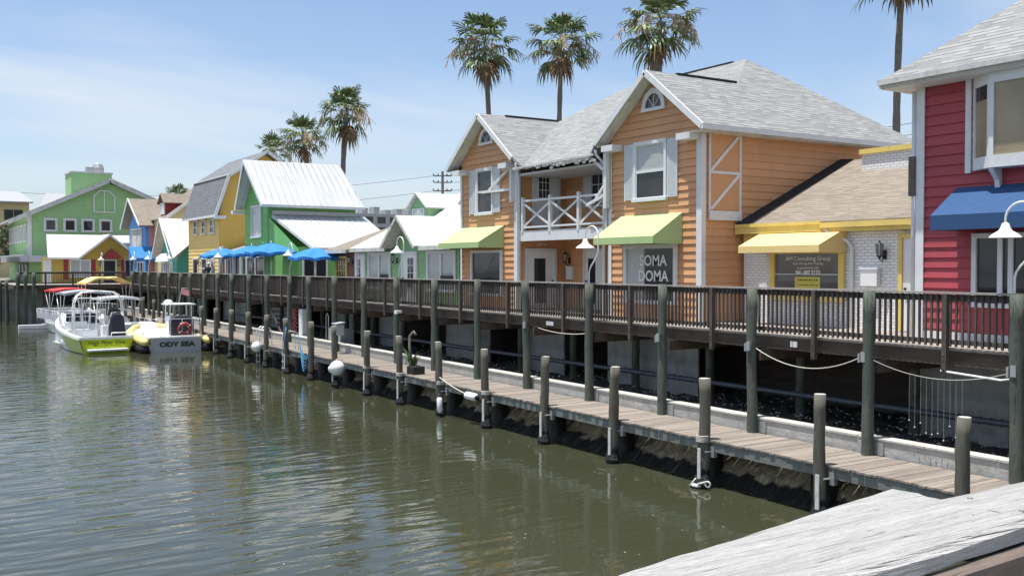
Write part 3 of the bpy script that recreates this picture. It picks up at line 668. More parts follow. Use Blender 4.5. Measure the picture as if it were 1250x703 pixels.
def railing(name, label, P0, dirv, L, bays, inward, zb=DECK, group=None, endposts=True):
    """P0 start, dirv unit direction; rail cap, bottom rail, a baluster panel per bay, one post between each pair"""
    t = thing(name, label, 'railing', P0, group); P0 = V(P0); d = V(dirv); nrm = V(inward)
    b = MB(); nb = max(1, int(L / 3.0))
    for i in range(nb):
        a = P0 + d * (L * i / nb + .003); c = P0 + d * (L * (i + 1) / nb - .003); zz = V((0, 0, zb + 1.055 + rnd.uniform(-.004, .004)))
        b.bar(a + zz, c + zz, .145, .036)
    b.build('top_rail', 'railtop', t)
    b = MB(); z2 = V((0, 0, zb + .96)); z1 = V((0, 0, zb + .13))
    b.bar(P0 + z2 + nrm * .022, P0 + d * L + z2 + nrm * .022, .035, .12); b.bar(P0 + z1 + nrm * .022, P0 + d * L + z1 + nrm * .022, .035, .09); b.build('rail_beam', 'rail', t)
    per = L / bays
    for i in range(bays):
        b = MB(); n = max(3, int(per / .125)); 
        for k in range(n):
            s = per * (i + (k + .5) / n) + rnd.uniform(-.006, .006)
            if min(abs(s - per * i), abs(s - per * (i + 1))) < .055: continue
            p = P0 + d * s - nrm * .017; q = p + d * rnd.uniform(-.006, .006)
            b.bar(p + V((0, 0, zb + .045)), q + V((0, 0, zb + 1.03)), .038, .038, nrm)
        b.build('baluster_panel', 'rail', t)
    for i in range(bays + 1):
        b = MB(); p = P0 + d * (per * i) - nrm * .07
        b.bar(p + V((0, 0, zb - .45)), p + V((0, 0, zb + 1.035)), .095, .095, nrm)
        for zz in (-.12, -.2, -.38): b.lathe(p - nrm * .047 + V((0, 0, zb + zz)), [(.018, 0), (.018, .012), (0, .014)], 8, -nrm)
        b.build('post', 'rail', t)
    return t
# posts sit half way between the tall pilings
railing('boardwalk_railing', 'long dark weathered railing with square balusters along the boardwalk edge', (16.80, 1.82, 0), (0, 1, 0), 3.1 * 27, 27, (1, 0, 0))

# ------------------------------------------------------------------ foundations under the shops
FW = [(-6, 13.3, 'the red house'), (20.0, 24.05, 'the SOMA DOMA window'), (26.4, 29.2, 'the balcony'), (31.2, 34.6, 'the left orange gable'), (38.5, 41.0, 'the small green shop'), (44.0, 46.6, 'the plum wall'), (52, 57, 'the blue umbrellas'), (61, 66, 'the gap beside the yellow house'), (70, 88, 'the far pastel houses')]
for a, c, w in FW:
    b = MB(); y = a
    while y < c - .05:
        y2 = min(y + 1.22, c); b.box(18.80, 18.86, y + .004, y2 - .004, 1.05, 2.97); y = y2
    plain('foundation_wall', b, 'found', 'pale grey foundation panels under the boardwalk below ' + w, 'foundation wall', 'foundation panels')
b = MB(); b.box(20.85, 20.92, -8, 90, 1.0, 3.2)
struct(b.build('retaining_wall', 'fascia'))
b = MB(); b.box(18.76, 20.9, -8, 90, 3.10, 3.2)
struct(b.build('floor_slab', 'fascia'))
b = MB(); b.tube([(17.9, -6, 1.86), (17.9, 30, 1.80), (17.9, 60, 1.84)], .062, 10)
for k in range(260):
    yk = -5.8 + .22 * k; zk = 1.86 - .06 * (yk + 6) / 36 if yk < 30 else 1.80 + .04 * (yk - 30) / 30; b.lathe((17.9, yk, zk), [(.060, -.035), (.078, -.02), (.078, .02), (.060, .035)], 8, (0, 1, .25))
plain('pipe', b, 'pipe', 'long dark blue grey pipe hung low behind the seawall below the boardwalk', 'pipe', smooth=True)

# ------------------------------------------------------------------ orange duplex
ZE = 8.66; S1 = .7692
T = thing('orange_house', 'orange clapboard duplex with two front gables, lime awnings and a white balcony', 'house', (22, 26.5, LAND))
F = Fr('F', FX); SD = Fr('S', 19.8)
def my(y): return 52.9 - y
b = MB()
siding(b, F, [(19.8, 3.3), (23.8, 3.3), (23.8, ZE), (21.7, 10.30), (19.8, 8.86)], .215, .034)
siding(b, F, [(my(23.8), 3.3), (my(19.8), 3.3), (my(19.8), 8.86), (31.2, 10.30), (my(23.8), ZE)], .215, .034)
siding(b, SD, [(FX, 3.3), (27.7, 3.3), (27.7, ZE + .05), (FX, ZE + .05)], .215, .026)
siding(b, Fr('S', 29.1), [(FX, 3.3), (20.8, 3.3), (20.8, 8.9), (FX, ZE)], .215, .008)
siding(b, Fr('F', 20.8), [(23.8, 3.3), (29.1, 3.3), (29.1, 9.6), (23.8, 9.6)], .215, .008)
b.poly([(FX, 23.8, 3.2), (20.8, 23.8, 3.2), (20.8, 23.8, 8.9), (FX, 23.8, ZE)])
b.poly([(27.7, 19.8, 3.2), (27.7, 33.1, 3.2), (27.7, 33.1, ZE), (27.7, 19.8, ZE)]); b.poly([(FX, 33.1, 3.2), (27.7, 33.1, 3.2), (27.7, 33.1, ZE), (FX, 33.1, ZE)])
b.build('wall', 'orange', T)
XG = 18.28; YN, YP = 19.36, 21.7; ZP = ZE + S1 * (YP - YN); Cz = ZE + S1 * 3.94; XD = 22.0
def roofside(f, sgn):
    b = MB(); 
    def q(p): return (p[0], p[1] if sgn > 0 else my(p[1]), p[2])
    for pl in ([(XG, YN, ZE), (28.1, YN, ZE), (24, 23.3, Cz), (XD, YP, ZP), (XG, YP, ZP)], [(XG, YP, ZP), (XD, YP, ZP), (18.45, 24.57, 8.25), (XG, 24.04, ZE)]):
        pl = [q(p) for p in pl]
        if sgn < 0: pl = pl[::-1]
        b.prism(pl, (0, 0, -.09))
    b.build('roof', 'shingle', T)
    k = MB()
    k.bar(q((XG - .012, YN - .02, ZE - .075)), q((XG - .012, YP, ZP - .075)), .05, .17, (0, 0, 1)); k.bar(q((XG - .012, 24.06, ZE - .075)), q((XG - .012, YP, ZP - .075)), .05, .17, (0, 0, 1))
    k.box(XG - .03, 28.1, *sorted((q((0, YN - .09, 0))[1], q((0, YN - .002, 0))[1])), ZE - .16, ZE - .03)      # gutter
    k.build('fascia', 'trim', T)
    so = MB()
    so.prism([q(p) for p in [(XG + .02, YN + .02, ZE - .17), (FX - .02, YN + .02, ZE - .17), (FX - .02, YP, ZP - .17), (XG + .02, YP, ZP - .17)]], (0, 0, -.02))
    so.prism([q(p) for p in [(XG + .02, 24.02, ZE - .17), (FX - .02, 24.02, ZE - .17), (FX - .02, YP, ZP - .17), (XG + .02, YP, ZP - .17)]], (0, 0, -.02))
    so.box(XG + .02, 27.9, *sorted((q((0, YN, 0))[1], q((0, 19.78, 0))[1])), ZE - .19, ZE - .165)
    so.build('soffit', 'trim_old', T)
    for yy in (YN + .72, 24.04 - .60):
        k = MB(); c = q((0, yy, 0))[1]; k.box(XG - .02, FX + .02, c - .27, c + .27, ZE - .36, ZE - .18); k.build('eave_return', 'trim', T)
    k = MB(); k.box(XG + 1.2, XD - .1, q((0, YP, 0))[1] - .07, q((0, YP, 0))[1] + .07, ZP - .02, ZP + .03); k.build('ridge_vent', 'black', T)
roofside(F, 1); roofside(F, -1)
b = MB(); b.prism([(XD, YP, ZP), (24, 23.3, Cz), (24, my(23.3), Cz), (XD, my(YP), ZP), (18.4, my(24.57), 8.25), (18.4, 24.57, 8.25)], (0, 0, -.09))
b.prism([(24, 23.3, Cz), (28.1, YN, ZE), (28.1, my(YN), ZE), (24, my(23.3), Cz)], (0, 0, -.09)); b.build('roof', 'shingle', T)
k = MB(); k.box(23.94, 24.06, 23.9, 28.9, Cz - .01, Cz + .03); k.build('ridge_vent', 'black', T)
k = MB(); rr = random.Random(3)   # torn balcony eave
for i in range(26):
    y = 24.1 + i * .18; dz = rr.uniform(-.05, .03) - (.06 if i < 14 else 0)
    k.bar((18.36 + rr.uniform(-.05, .03), y, 8.20 + dz), (18.38 + rr.uniform(-.04, .04), y + .21, 8.20 + dz + rr.uniform(-.04, .04)), .04, rr.uniform(.04, .09))
k.bar((18.33, 24.2, 8.28), (18.33, 28.9, 8.22), .03, .06)
k.build('torn_eave', 'trim_old', T)
k = MB(); k.box(18.6, 20.8, 23.8, 29.1, 8.0, 8.06); k.build('balcony_ceiling', 'trim', T)
# corner boards, downspouts
for y0_, y1_, xb in ((19.72, 19.93, .10), (23.68, 23.82, -.031), (29.02, 29.24, .08), (33.0, 33.12, -.031)):
    k = MB(); k.box(FX - .06, FX - .031, y0_, y1_, 3.3, ZE - .2)
    if xb > 0: yq = 19.79 if y0_ < 20 else 29.09; k.box(FX - .031, FX + xb, y0_, yq, 3.3, ZE - .2)
    k.build('corner_board', 'trim', T)
for y, yy in ((28.86, 28.72), (24.0, 24.15)):
    k = MB(); k.tube([(18.36, yy - .05, 8.42), (18.40, yy, 8.28), (18.58, y, 8.02), (18.60, y, 7.9), (18.60, y, 3.3)], .045, 8); k.build('downspout', 'trim', T, True)
for (w0, w1, a0, a1, sa, sb, v) in ((21.14, 22.60, 21.14, 22.60, 20.70, 23.04, 0), (30.65, 31.89, 30.65, 31.89, 30.19, 32.39, 1)):
    window(T, F, w0, w1, 6.74, 8.48, .1, blind=(0, 1, .48, 1, 'blind') if v == 0 else None)
    shutter(T, F, sa, w0 - .02, 6.80, 8.45); shutter(T, F, w1 + .02, sb, 6.80, 8.45)
for yc in (YP + .03, my(YP) - .03):    # half round gable lights
    k = MB(); g = MB(); z0 = 9.42; n = 14
    for i in range(n):
        a, c = math.pi * i / n, math.pi * (i + 1) / n
        for r0, r1, tgt in ((.36, .50, k),):
            pts = [F.P(yc + r0 * math.cos(a), z0 + r0 * 1.12 * math.sin(a), .03), F.P(yc + r1 * math.cos(a), z0 + r1 * 1.12 * math.sin(a), .03), F.P(yc + r1 * math.cos(c), z0 + r1 * 1.12 * math.sin(c), .03), F.P(yc + r0 * math.cos(c), z0 + r0 * 1.12 * math.sin(c), .03)]
            tgt.prism(pts, (-.06, 0, 0))
    fbox(k, F, yc - .52, yc + .52, z0 - .09, z0, .03, .10)
    w = k.build('half_round_window', 'trim', T)
    g.prism([F.P(yc + .365 * math.cos(math.pi * i / n), z0 + .365 * 1.12 * math.sin(math.pi * i / n), .03) for i in range(n + 1)], (-.012, 0, 0)); g.build('pane', 'glass', w)
    q = MB(); fbox(q, F, yc - .012, yc + .012, z0, z0 + .38, .045, .06); q.bar(F.P(yc, z0, .052), F.P(yc - .25, z0 + .3, .052), .02, .014, (-1, 0, 0)); q.bar(F.P(yc, z0, .052), F.P(yc + .25, z0 + .3, .052), .02, .014, (-1, 0, 0)); q.build('sash', 'trim', w)
# lower shop windows
w = window(T, F, 20.70, 23.05, 3.75, 5.47, .13, kind='none', blind=(.62, 1.0, 0, 1, 'curtain'))
q = MB(); q.poly([F.P(22.3, 5.34, .0475), F.P(20.84, 5.34, .0475), F.P(20.84, 3.9, .0475), F.P(22.42, 3.9, .0475)]); 
text(w, 'SOMA', .44, 'letter_white', (FX - .052, 21.74, 4.98), (0, -1, 0), .004, bold=.008, sx=1.0)
text(w, 'DOMA', .44, 'letter_white', (FX - .052, 21.74, 4.53), (0, -1, 0), .004, bold=.008, sx=1.0)
window(T, F, 30.05, 32.28, 3.75, 5.42, .1, kind='none')
awning(T, F, 20.52, 23.22, 6.34, 5.66, 1.1, .2, 'awn_green'); awning(T, F, 29.96, 33.0, 6.30, 5.69, 1.1, .2, 'awn_green')
# side X panel
k = MB(); fbox(k, SD, 18.93, 18.99, 6.35, 8.56, .03, .07); fbox(k, SD, 20.10, 20.16, 6.35, 8.56, .03, .07); fbox(k, SD, 18.99, 20.10, 8.49, 8.56, .03, .07); fbox(k, SD, 18.99, 20.10, 7.38, 7.46, .03, .065); fbox(k, SD, 18.93, 20.16, 6.10, 6.36, .03, .10)
k.bar(SD.P(19.02, 7.47, .045), SD.P(20.08, 8.46, .045), .03, .085, (0, 0, 1)); k.bar(SD.P(19.02, 6.40, .045), SD.P(20.08, 7.37, .045), .03, .085, (0, 0, 1)); 
p = k.build('trim_panel', 'trim', T); k = MB(); fbox(k, SD, 18.99, 20.10, 6.37, 8.48, .027, .035); k.build('panel_board', 'orange', p)
# doors and openings in the recess
R1 = Fr('S', 29.1); R2 = Fr('F', 20.8)
door(T, R1, 19.30, 20.50, 6.16, 8.42, (.18, .62, .52, .9), 3, 3); door(T, R1, 18.98, 20.34, 3.3, 5.46, (.25, .68, .1, .88), 1, 1)
text(T, '1500 A', .15, 'letter_white', (19.70, 29.07, 5.60), (1, 0, 0), .004, 'house_number')
window(T, R2, 26.62, 27.5, 6.9, 8.45, .07, kind='grid', cols=2, rows=4); shutter(T, R2, 27.54, 27.94, 6.9, 8.45)
door(T, R2, 26.66, 27.94, 3.3, 5.45, (.45, .85, .1, .88), 1, 1); window(T, R2, 25.3, 26.5, 3.9, 5.4, .08)
lantern(T, R2, 28.83, 5.12)
k = MB(); fbox(k, R2, 28.55, 28.9, 4.34, 4.78, .02, .14); fbox(k, R2, 28.52, 28.93, 4.78, 4.82, .015, .16); k.build('mailbox', 'white', T)
# balcony
bal = MB(); bal.box(18.72, 20.78, 23.85, 29.05, 5.96, 6.06); bo = bal.build('balcony', 'trim_old', T)
k = MB(); k.box(18.64, 18.71, 23.83, 28.84, 5.70, 6.00); k.build('fascia_board', 'trim', bo)
k = MB(); k.bar((18.68, 23.9, 7.06), (18.68, 28.74, 7.10), .09, .07); k.bar((18.68, 23.9, 6.18), (18.68, 28.74, 6.18), .07, .06); k.build('balcony_rail', 'trim', bo)
ys = [23.95, 25.4, 27.02, 28.70]
for y in ys:
    k = MB(); k.box(18.62, 18.74, y - .055, y + .055, 6.0, 7.22); k.build('balcony_post', 'trim', bo)
for i in range(3):
    a, c = ys[i] + .06, ys[i + 1] - .06
    k = MB(); k.bar((18.665, a, 6.24), (18.665, c, 7.0), .03, .07); k.bar((18.70, a, 7.0), (18.70, c, 6.24), .03, .07); k.build('cross_brace', 'trim', bo)
# white sign brackets
def sign_bracket(y0, y1, z0, z1, sgn, zarm):
    k = MB(); k.box(18.50, 18.64, y0 - .06, y0 + .06, z0, z1); k.bar((18.55, y0, zarm), (18.55 - .0, y0 + sgn * 2.05, zarm + .02), .07, .09); k.bar((18.56, y0 + sgn * .02, z1 - .12), (18.56, y0 + sgn * 1.55, zarm + .06), .05, .09)
    k.build('sign_bracket', 'trim', T)
sign_bracket(29.28, 0, 7.1, 8.5, 1, 7.55)
k = MB(); k.box(18.46, 18.60, 23.72, 23.86, 6.6, 8.3); k.bar((18.5, 23.86, 7.0), (18.5, 24.75, 6.75), .06, .09); k.bar((18.5, 23.9, 7.28), (18.5, 24.4, 6.8), .05, .08); k.bar((18.5, 23.9, 7.8), (18.5, 24.5, 8.2), .05, .09); k.build('sign_bracket', 'trim', T)

# ------------------------------------------------------------------ white brick shop with yellow trim
T = thing('brick_shop', 'low white painted brick shop with yellow trim, tan shingle roof and yellow awning', 'shop', (22, 16.5, LAND))
G = Fr('F', 20.2)
b = MB(); b.box(20.2, 24.5, 9.0, 19.66, 3.2, 5.75); b.build('wall', 'brick', T)
sl = .467
def rz(x): return 5.98 + sl * (x - 20.0)
b = MB(); b.prism([(20.0, 8.5, rz(20.0)), (24.35, 8.5, rz(24.35)), (24.35, 19.30, rz(24.35)), (20.0, 19.30, rz(20))], (0, 0, -.12)); b.prism([(24.35, 8.5, rz(24.35)), (27, 8.5, rz(22)), (27, 19.7, rz(22)), (24.35, 19.7, rz(24.35))], (0, 0, -.12)); b.build('roof', 'shingle_brown', T)
b = MB(); b.prism([(19.98, 19.303, rz(19.98) + .02), (24.4, 19.303, rz(24.4) + .02), (24.4, 19.77, rz(24.4) + .05), (19.98, 19.77, rz(19.98) + .05)], (0, 0, -.12)); b.build('flashing_strip', 'shingle_black', T)
k = MB(); k.box(19.93, 19.995, 16.75, 19.74, 5.72, 5.97); k.box(19.90, 19.93, 16.75, 19.74, 5.90, 5.99); k.build('fascia', 'ytrim', T)
k = MB(); k.box(19.88, 19.995, 8.5, 16.74, 5.80, 5.93); k.box(19.96, 20.19, 8.5, 16.74, 5.70, 5.795); k.build('gutter', 'ytrim', T)
k = MB(); fbox(k, G, 16.15, 19.65, 5.5, 5.72, 0, .03); k.build('frieze_board', 'ytrim', T)
w = window(T, G, 16.18, 18.62, 3.95, 5.32, .16, kind='none', frame='ytrim', pane='glass_grey')
q = MB(); fbox(q, G, 16.35, 18.45, 4.3, 5.15, .0432, .0435)
k = MB(); k.bar(G.P(16.35, 4.62, .06), G.P(18.45, 4.62, .06), .012, .02); k.build('sash', 'trim', w)
text(w, 'AM Consulting Group', .165, 'letter_white', (20.2 - .045, 17.35, 5.03), (0, -1, 0), .003)
text(w, 'Open Monday thru Thursday', .085, 'letter_white', (20.2 - .045, 17.35, 4.90), (0, -1, 0), .003)
text(w, 'by appointment only', .085, 'letter_white', (20.2 - .045, 17.35, 4.79), (0, -1, 0), .003)
text(w, '941.487.7123', .15, 'letter_white', (20.2 - .045, 17.35, 4.66), (0, -1, 0), .003, bold=.004)
q = MB(); fbox(q, G, 16.95, 17.78, 3.98, 4.55, .045, .049); nn = q.build('notice', 'notice', w)
for i, z in enumerate((4.46, 4.34, 4.2, 4.1)):
    q = MB(); 
    for j in range(9):
        y = 17.68 - j * .075; fbox(q, G, y - rnd.uniform(.03, .06), y, z - .012, z + .012 + .02 * (i == 0), .05, .052)
    q.build('notice_line', 'letter_dark', nn)
awning(T, G, 16.15, 18.85, 5.80, 5.36, 1.05, .18, 'awn_yellow')
lantern(T, G, 15.03, 5.2)
k = MB(); fbox(k, G, 15.15, 15.62, 4.35, 4.76, .02, .16); fbox(k, G, 15.12, 15.66, 4.76, 4.80, .01, .18); k.build('mailbox', 'white', T)
k = MB(); k.tube([(19.94, 16.6, 5.76), (19.98, 16.5, 5.66), (20.1, 16.05, 5.45), (20.13, 15.95, 5.3), (20.13, 15.95, 3.3)], .05, 8); k.build('downspout', 'trim', T, True)
door(T, G, 13.1, 14.62, 3.3, 5.6, frame='ytrim', cols=2, rows=3)
k = MB(); k.box(23.3, 23.6, 12.0, 18.15, 6.9, 8.0); pr = k.build('parapet', 'brick', T); k = MB(); k.box(23.24, 23.66, 11.95, 18.2, 8.0, 8.14); k.build('parapet_cap', 'ytrim', pr)

# ------------------------------------------------------------------ red house
T = thing('red_house', 'dark red clapboard house with grey hipped roof, bay window and blue awning', 'house', (22, 8.5, LAND))
b = MB(); siding(b, F, [(3.5, 3.3), (13.08, 3.3), (13.08, 8.8), (3.5, 8.8)], .215, .034); b.poly([(FX, 13.08, 3.2), (27, 13.08, 3.2), (27, 13.08, 8.8), (FX, 13.08, 8.8)]); b.poly([(FX, 3.5, 3.2), (27, 3.5, 3.2), (27, 3.5, 8.8), (FX, 3.5, 8.8)]); b.build('wall', 'red', T)
hx = 4.9; zr = 8.86
b = MB(); x0, x1, y0, y1 = 18.12, 27.9, 2.9, 13.62
a = (x1 - x0) / 2; ap0 = (x0 + a, y1 - a, zr + .8 * a); ap1 = (x0 + a, y0 + a, zr + .8 * a)
for pl in ([(x0, y1, zr), (x0, y0, zr), ap1, ap0], [(x0, y1, zr), ap0, (x1, y1, zr)], [(x1, y1, zr), ap0, ap1, (x1, y0, zr)], [(x0, y0, zr), (x1, y0, zr), ap1]): b.prism(pl, (0, 0, -.07))
b.build('roof', 'shingle', T)
k = MB(); k.box(x0 - .03, x0 + .0, y0, y1 + .03, zr - .19, zr - .03); k.box(x0 - .11, x0 - .031, y0, y1 + .03, zr - .13, zr - .02); k.box(x0, x1, y1 + .002, y1 + .03, zr - .19, zr - .03); k.build('gutter', 'trim_old', T)
k = MB(); k.box(x0, FX + .01, y0, y1, zr - .21, zr - .19); k.box(FX + .01, x1, 13.06, y1, zr - .21, zr - .19); k.build('soffit', 'trim', T)
k = MB(); k.box(FX - .06, FX - .031, 12.93, 13.10, 3.3, 8.65); k.box(FX - .05, FX + .1, 13.085, 13.13, 3.3, 8.65); k.build('corner_board', 'trim', T)
k = MB(); k.tube([(FX - .02, 13.20, 8.6), (FX - .02, 13.20, 3.3)], .05, 8); d = k.build('downspout', 'trim', T, True)
k = MB(); k.box(FX - .10, FX - .0, 13.135, 13.28, 6.35, 7.2); k.build('bare_board', 'handrail_side', T)
# bay window
k = MB(); pts = [(FX - .02, 11.85), (FX - .42, 11.25), (FX - .42, 7.85), (FX - .02, 7.25)]
k.prism([(p[0], p[1], 6.78) for p in pts], (0, 0, .16)); k.prism([(p[0] , p[1], 8.52) for p in pts], (0, 0, .13)); bw = k.build('bay_window', 'trim', T)
def quadpane(p, q, n_):
    d = (V(q) - V(p)); L_ = d.length; u = d / L_; nr = V((u.y, -u.x, 0)); nr = nr if nr.x < 0 else -nr
    for i in range(n_):
        a_ = V(p) + u * (L_ * i / n_); c_ = V(p) + u * (L_ * (i + 1) / n_); f = MB()
        for (s_, e_, z0, z1) in ((a_, a_ + u * .09, 6.94, 8.52), (c_ - u * .09, c_, 6.94, 8.52)):
            f.prism([tuple(s_ + V((0, 0, z0))), tuple(e_ + V((0, 0, z0))), tuple(e_ + V((0, 0, z1))), tuple(s_ + V((0, 0, z1)))], -nr * .07)
        for z0, z1 in ((6.94, 7.02), (8.44, 8.52)): f.prism([tuple(a_ + u * .091 + V((0, 0, z0))), tuple(c_ - u * .091 + V((0, 0, z0))), tuple(c_ - u * .091 + V((0, 0, z1))), tuple(a_ + u * .091 + V((0, 0, z1)))], -nr * .068)
        f.build('casement', 'trim', bw)
        g = MB(); o_ = -nr * .035; g.poly([tuple(a_ + u * .08 + o_ + V((0, 0, 6.98))), tuple(c_ - u * .08 + o_ + V((0, 0, 6.98))), tuple(c_ - u * .08 + o_ + V((0, 0, 8.48))), tuple(a_ + u * .08 + o_ + V((0, 0, 8.48)))]); g.build('pane', 'glass_warm', bw)
        g = MB(); o_ = -nr * .03; g.poly([tuple(a_ + u * .08 + o_ + V((0, 0, 8.16))), tuple(c_ - u * .08 + o_ + V((0, 0, 8.16))), tuple(c_ - u * .08 + o_ + V((0, 0, 8.48))), tuple(a_ + u * .08 + o_ + V((0, 0, 8.48)))])
        if i == 0 and L_ < 1: g.build('upper_pane', 'glass', bw)
quadpane((pts[0][0], pts[0][1], 0), (pts[1][0], pts[1][1], 0), 1); quadpane((pts[1][0], pts[1][1], 0), (pts[2][0], pts[2][1], 0), 2); quadpane((pts[2][0], pts[2][1], 0), (pts[3][0], pts[3][1], 0), 1)
k = MB(); fbox(k, F, 11.86, 11.98, 6.74, 8.66, .03, .07); k.build('bay_trim', 'trim', T)
for y in (11.25, 8.2):
    k = MB(); k.prism([(FX - .03, y - .05, 6.78), (FX - .36, y - .05, 6.78), (FX - .30, y - .05, 6.70), (FX - .14, y - .05, 6.55), (FX - .10, y - .05, 6.32), (FX - .03, y - .05, 6.28)], (0, .1, 0)); k.build('bracket', 'trim', T)
awning(T, F, 7.9, 12.18, 6.46, 5.86, .92, .30, 'awn_blue')
w = window(T, F, 8.2, 11.80, 4.02, 5.5, .1, kind='none')
for y in (11.2, 10.98, 9.75, 9.0):
    k = MB(); fbox(k, F, y - .05, y + .05, 4.1, 5.4, .045, .09); k.build('mullion', 'trim', w)
k = MB(); fbox(k, F, 3.5, 12.9, 3.3, 3.46, .031, .06); k.build('base_board', 'trim', T)
k = MB(); fbox(k, F, 8.2, 11.8, 3.47, 4.0, .031, .045); k.build('lower_panel', 'red', T)

# ------------------------------------------------------------------ small green shops with white roofs
T = thing('green_shop', 'low soft green shop with white shingled roofs, a little entry gable and a dormer', 'shop', (22, 38.5, LAND))
b = MB(); siding(b, F, [(33.3, 3.3), (43.4, 3.3), (43.4, 5.6), (33.3, 5.6)], .3, .02); siding(b, F, [(36.3, 5.6), (39.1, 5.6), (37.7, 6.75)], .3, .02)
b.poly([(FX, 43.4, 3.2), (27, 43.4, 3.2), (27, 43.4, 5.6), (FX, 43.4, 5.6)]); b.poly([(FX, 33.3, 3.2), (27, 33.3, 3.2), (27, 33.3, 5.6), (FX, 33.3, 5.6)]); b.build('wall', 'mint', T)
zs = 5.66; sp = .64
def zz(x): return zs + sp * (x - 18.35)
b = MB(); Xr = 22.6
b.prism([(18.35, 33.3, zs), (18.35, 36.1, zs), (20.35, 37.7, zz(20.35)), (18.35, 39.3, zs), (18.35, 43.3, zs), (Xr, 39.6, zz(Xr)), (Xr, 33.3, zz(Xr))], (0, 0, -.08))
b.prism([(Xr, 39.6, zz(Xr)), (18.35, 43.3, zs), (27, 43.3, zs)], (0, 0, -.08)); b.prism([(Xr, 39.6, zz(Xr)), (27, 43.3, zs), (27, 33.3, zs), (Xr, 33.3, zz(Xr))], (0, 0, -.08)); b.build('roof', 'whiteroof', T)
b = MB(); gz = 6.93
b.prism([(18.1, 36.05, zs - .05), (20.5, 36.05, zs - .05), (20.6, 37.7, gz), (18.1, 37.7, gz)], (0, 0, .06)); b.prism([(18.1, 39.35, zs - .05), (18.1, 37.7, gz), (20.6, 37.7, gz), (20.5, 39.35, zs - .05)], (0, 0, .06)); g = b.build('entry_gable', 'whiteroof', T)
k = MB(); k.bar((18.08, 36.03, zs - .07), (18.08, 37.7, gz - .02), .04, .14); k.bar((18.08, 39.37, zs - .07), (18.08, 37.7, gz - .02), .04, .14); k.build('rake_board', 'trim_old', g)
k = MB(); k.box(18.28, 18.34, 33.3, 36.05, zs - .18, zs - .02); k.box(18.28, 18.34, 39.35, 43.3, zs - .18, zs - .02); k.build('gutter', 'trim_old', T)
k = MB(); k.box(20.5, 23.2, 41.4 - 1.9, 41.4, 6.5, 7.35) ; 
# dormers
for dy, nm in ((39.9, 'a'), (34.9, 'b')):
    b = MB(); X0 = 20.3; siding(b, Fr('F', X0), [(dy - .85, 6.6), (dy + .85, 6.6), (dy + .85, 7.5), (dy, 8.05), (dy - .85, 7.5)], .3, .015); b.poly([(X0, dy - .85, 6.6), (24, dy - .85, 6.6), (24, dy - .85, 7.5), (X0, dy - .85, 7.5)]); b.poly([(X0, dy + .85, 6.6), (24, dy + .85, 6.6), (24, dy + .85, 7.5), (X0, dy + .85, 7.5)])
    d = b.build('dormer', 'mint', T)
    b = MB(); b.prism([(X0 - .2, dy - 1.05, 7.4), (24.2, dy - 1.05, 7.4), (24.2, dy, 8.1), (X0 - .2, dy, 8.1)], (0, 0, .06)); b.prism([(X0 - .2, dy, 8.1), (24.2, dy, 8.1), (24.2, dy + 1.05, 7.4), (X0 - .2, dy + 1.05, 7.4)], (0, 0, .06)); b.build('dormer_roof', 'whiteroof', d)
    w = MB(); fr_ = Fr('F', X0); fbox(w, fr_, dy - .6, dy + .6, 6.7, 7.45, .02, .06); w.build('dormer_frame', 'trim', d)
    w = MB(); fbox(w, fr_, dy - .5, dy - .04, 6.78, 7.38, .061, .07); fbox(w, fr_, dy + .04, dy + .5, 6.78, 7.38, .061, .07); w.build('pane', 'blind', d)
window(T, F, 39.45, 41.85, 3.8, 5.46, .12, kind='double', pane='blind'); window(T, F, 33.5, 35.95, 3.8, 5.46, .12, kind='double', pane='blind')
door(T, F, 36.85, 38.35, 3.3, 5.44, (.2, .62, .3, .92), 2, 4); door(T, F, 42.2, 43.35, 3.3, 5.44, (.5, .85, .1, .9), 2, 5)
lantern(T, F, 38.85, 5.15)
k = MB(); fbox(k, F, 39.55, 40.5, 4.15, 4.45, .06, .1); fbox(k, F, 33.6, 34.7, 4.15, 4.45, .06, .1); k.build('planter_guard', 'black', T)

# brown roofed plum shop just left of it
T = thing('plum_shop', 'small plum coloured shop with a tan roof, left of the soft green shop', 'shop', (21, 44.7, LAND))
b = MB(); siding(b, F, [(43.45, 3.3), (46.0, 3.3), (46.0, 5.5), (43.45, 5.5)], .3, .02); b.poly([(FX, 46.0, 3.2), (26, 46.0, 3.2), (26, 46.0, 5.5), (FX, 46.0, 5.5)]); b.build('wall', 'plum', T)
b = MB(); b.prism([(18.2, 43.35, 5.60), (18.2, 46.2, 5.60), (22.8, 46.2, 7.2), (22.8, 43.35, 7.2)], (0, 0, -.1)); b.prism([(22.8, 43.35, 7.2), (22.8, 46.2, 7.2), (27, 46.2, 5.6), (27, 43.35, 5.6)], (0, 0, -.1)); b.build('roof', 'shingle_brown', T)
k = MB(); k.box(18.12, 18.19, 43.35, 46.2, 5.44, 5.6); k.build('gutter', 'trim_old', T)
lantern(T, F, 43.75, 5.1)
window(T, F, 44.4, 45.8, 3.6, 5.3, .1, kind='grid', cols=4, rows=5, frame='ytrim')

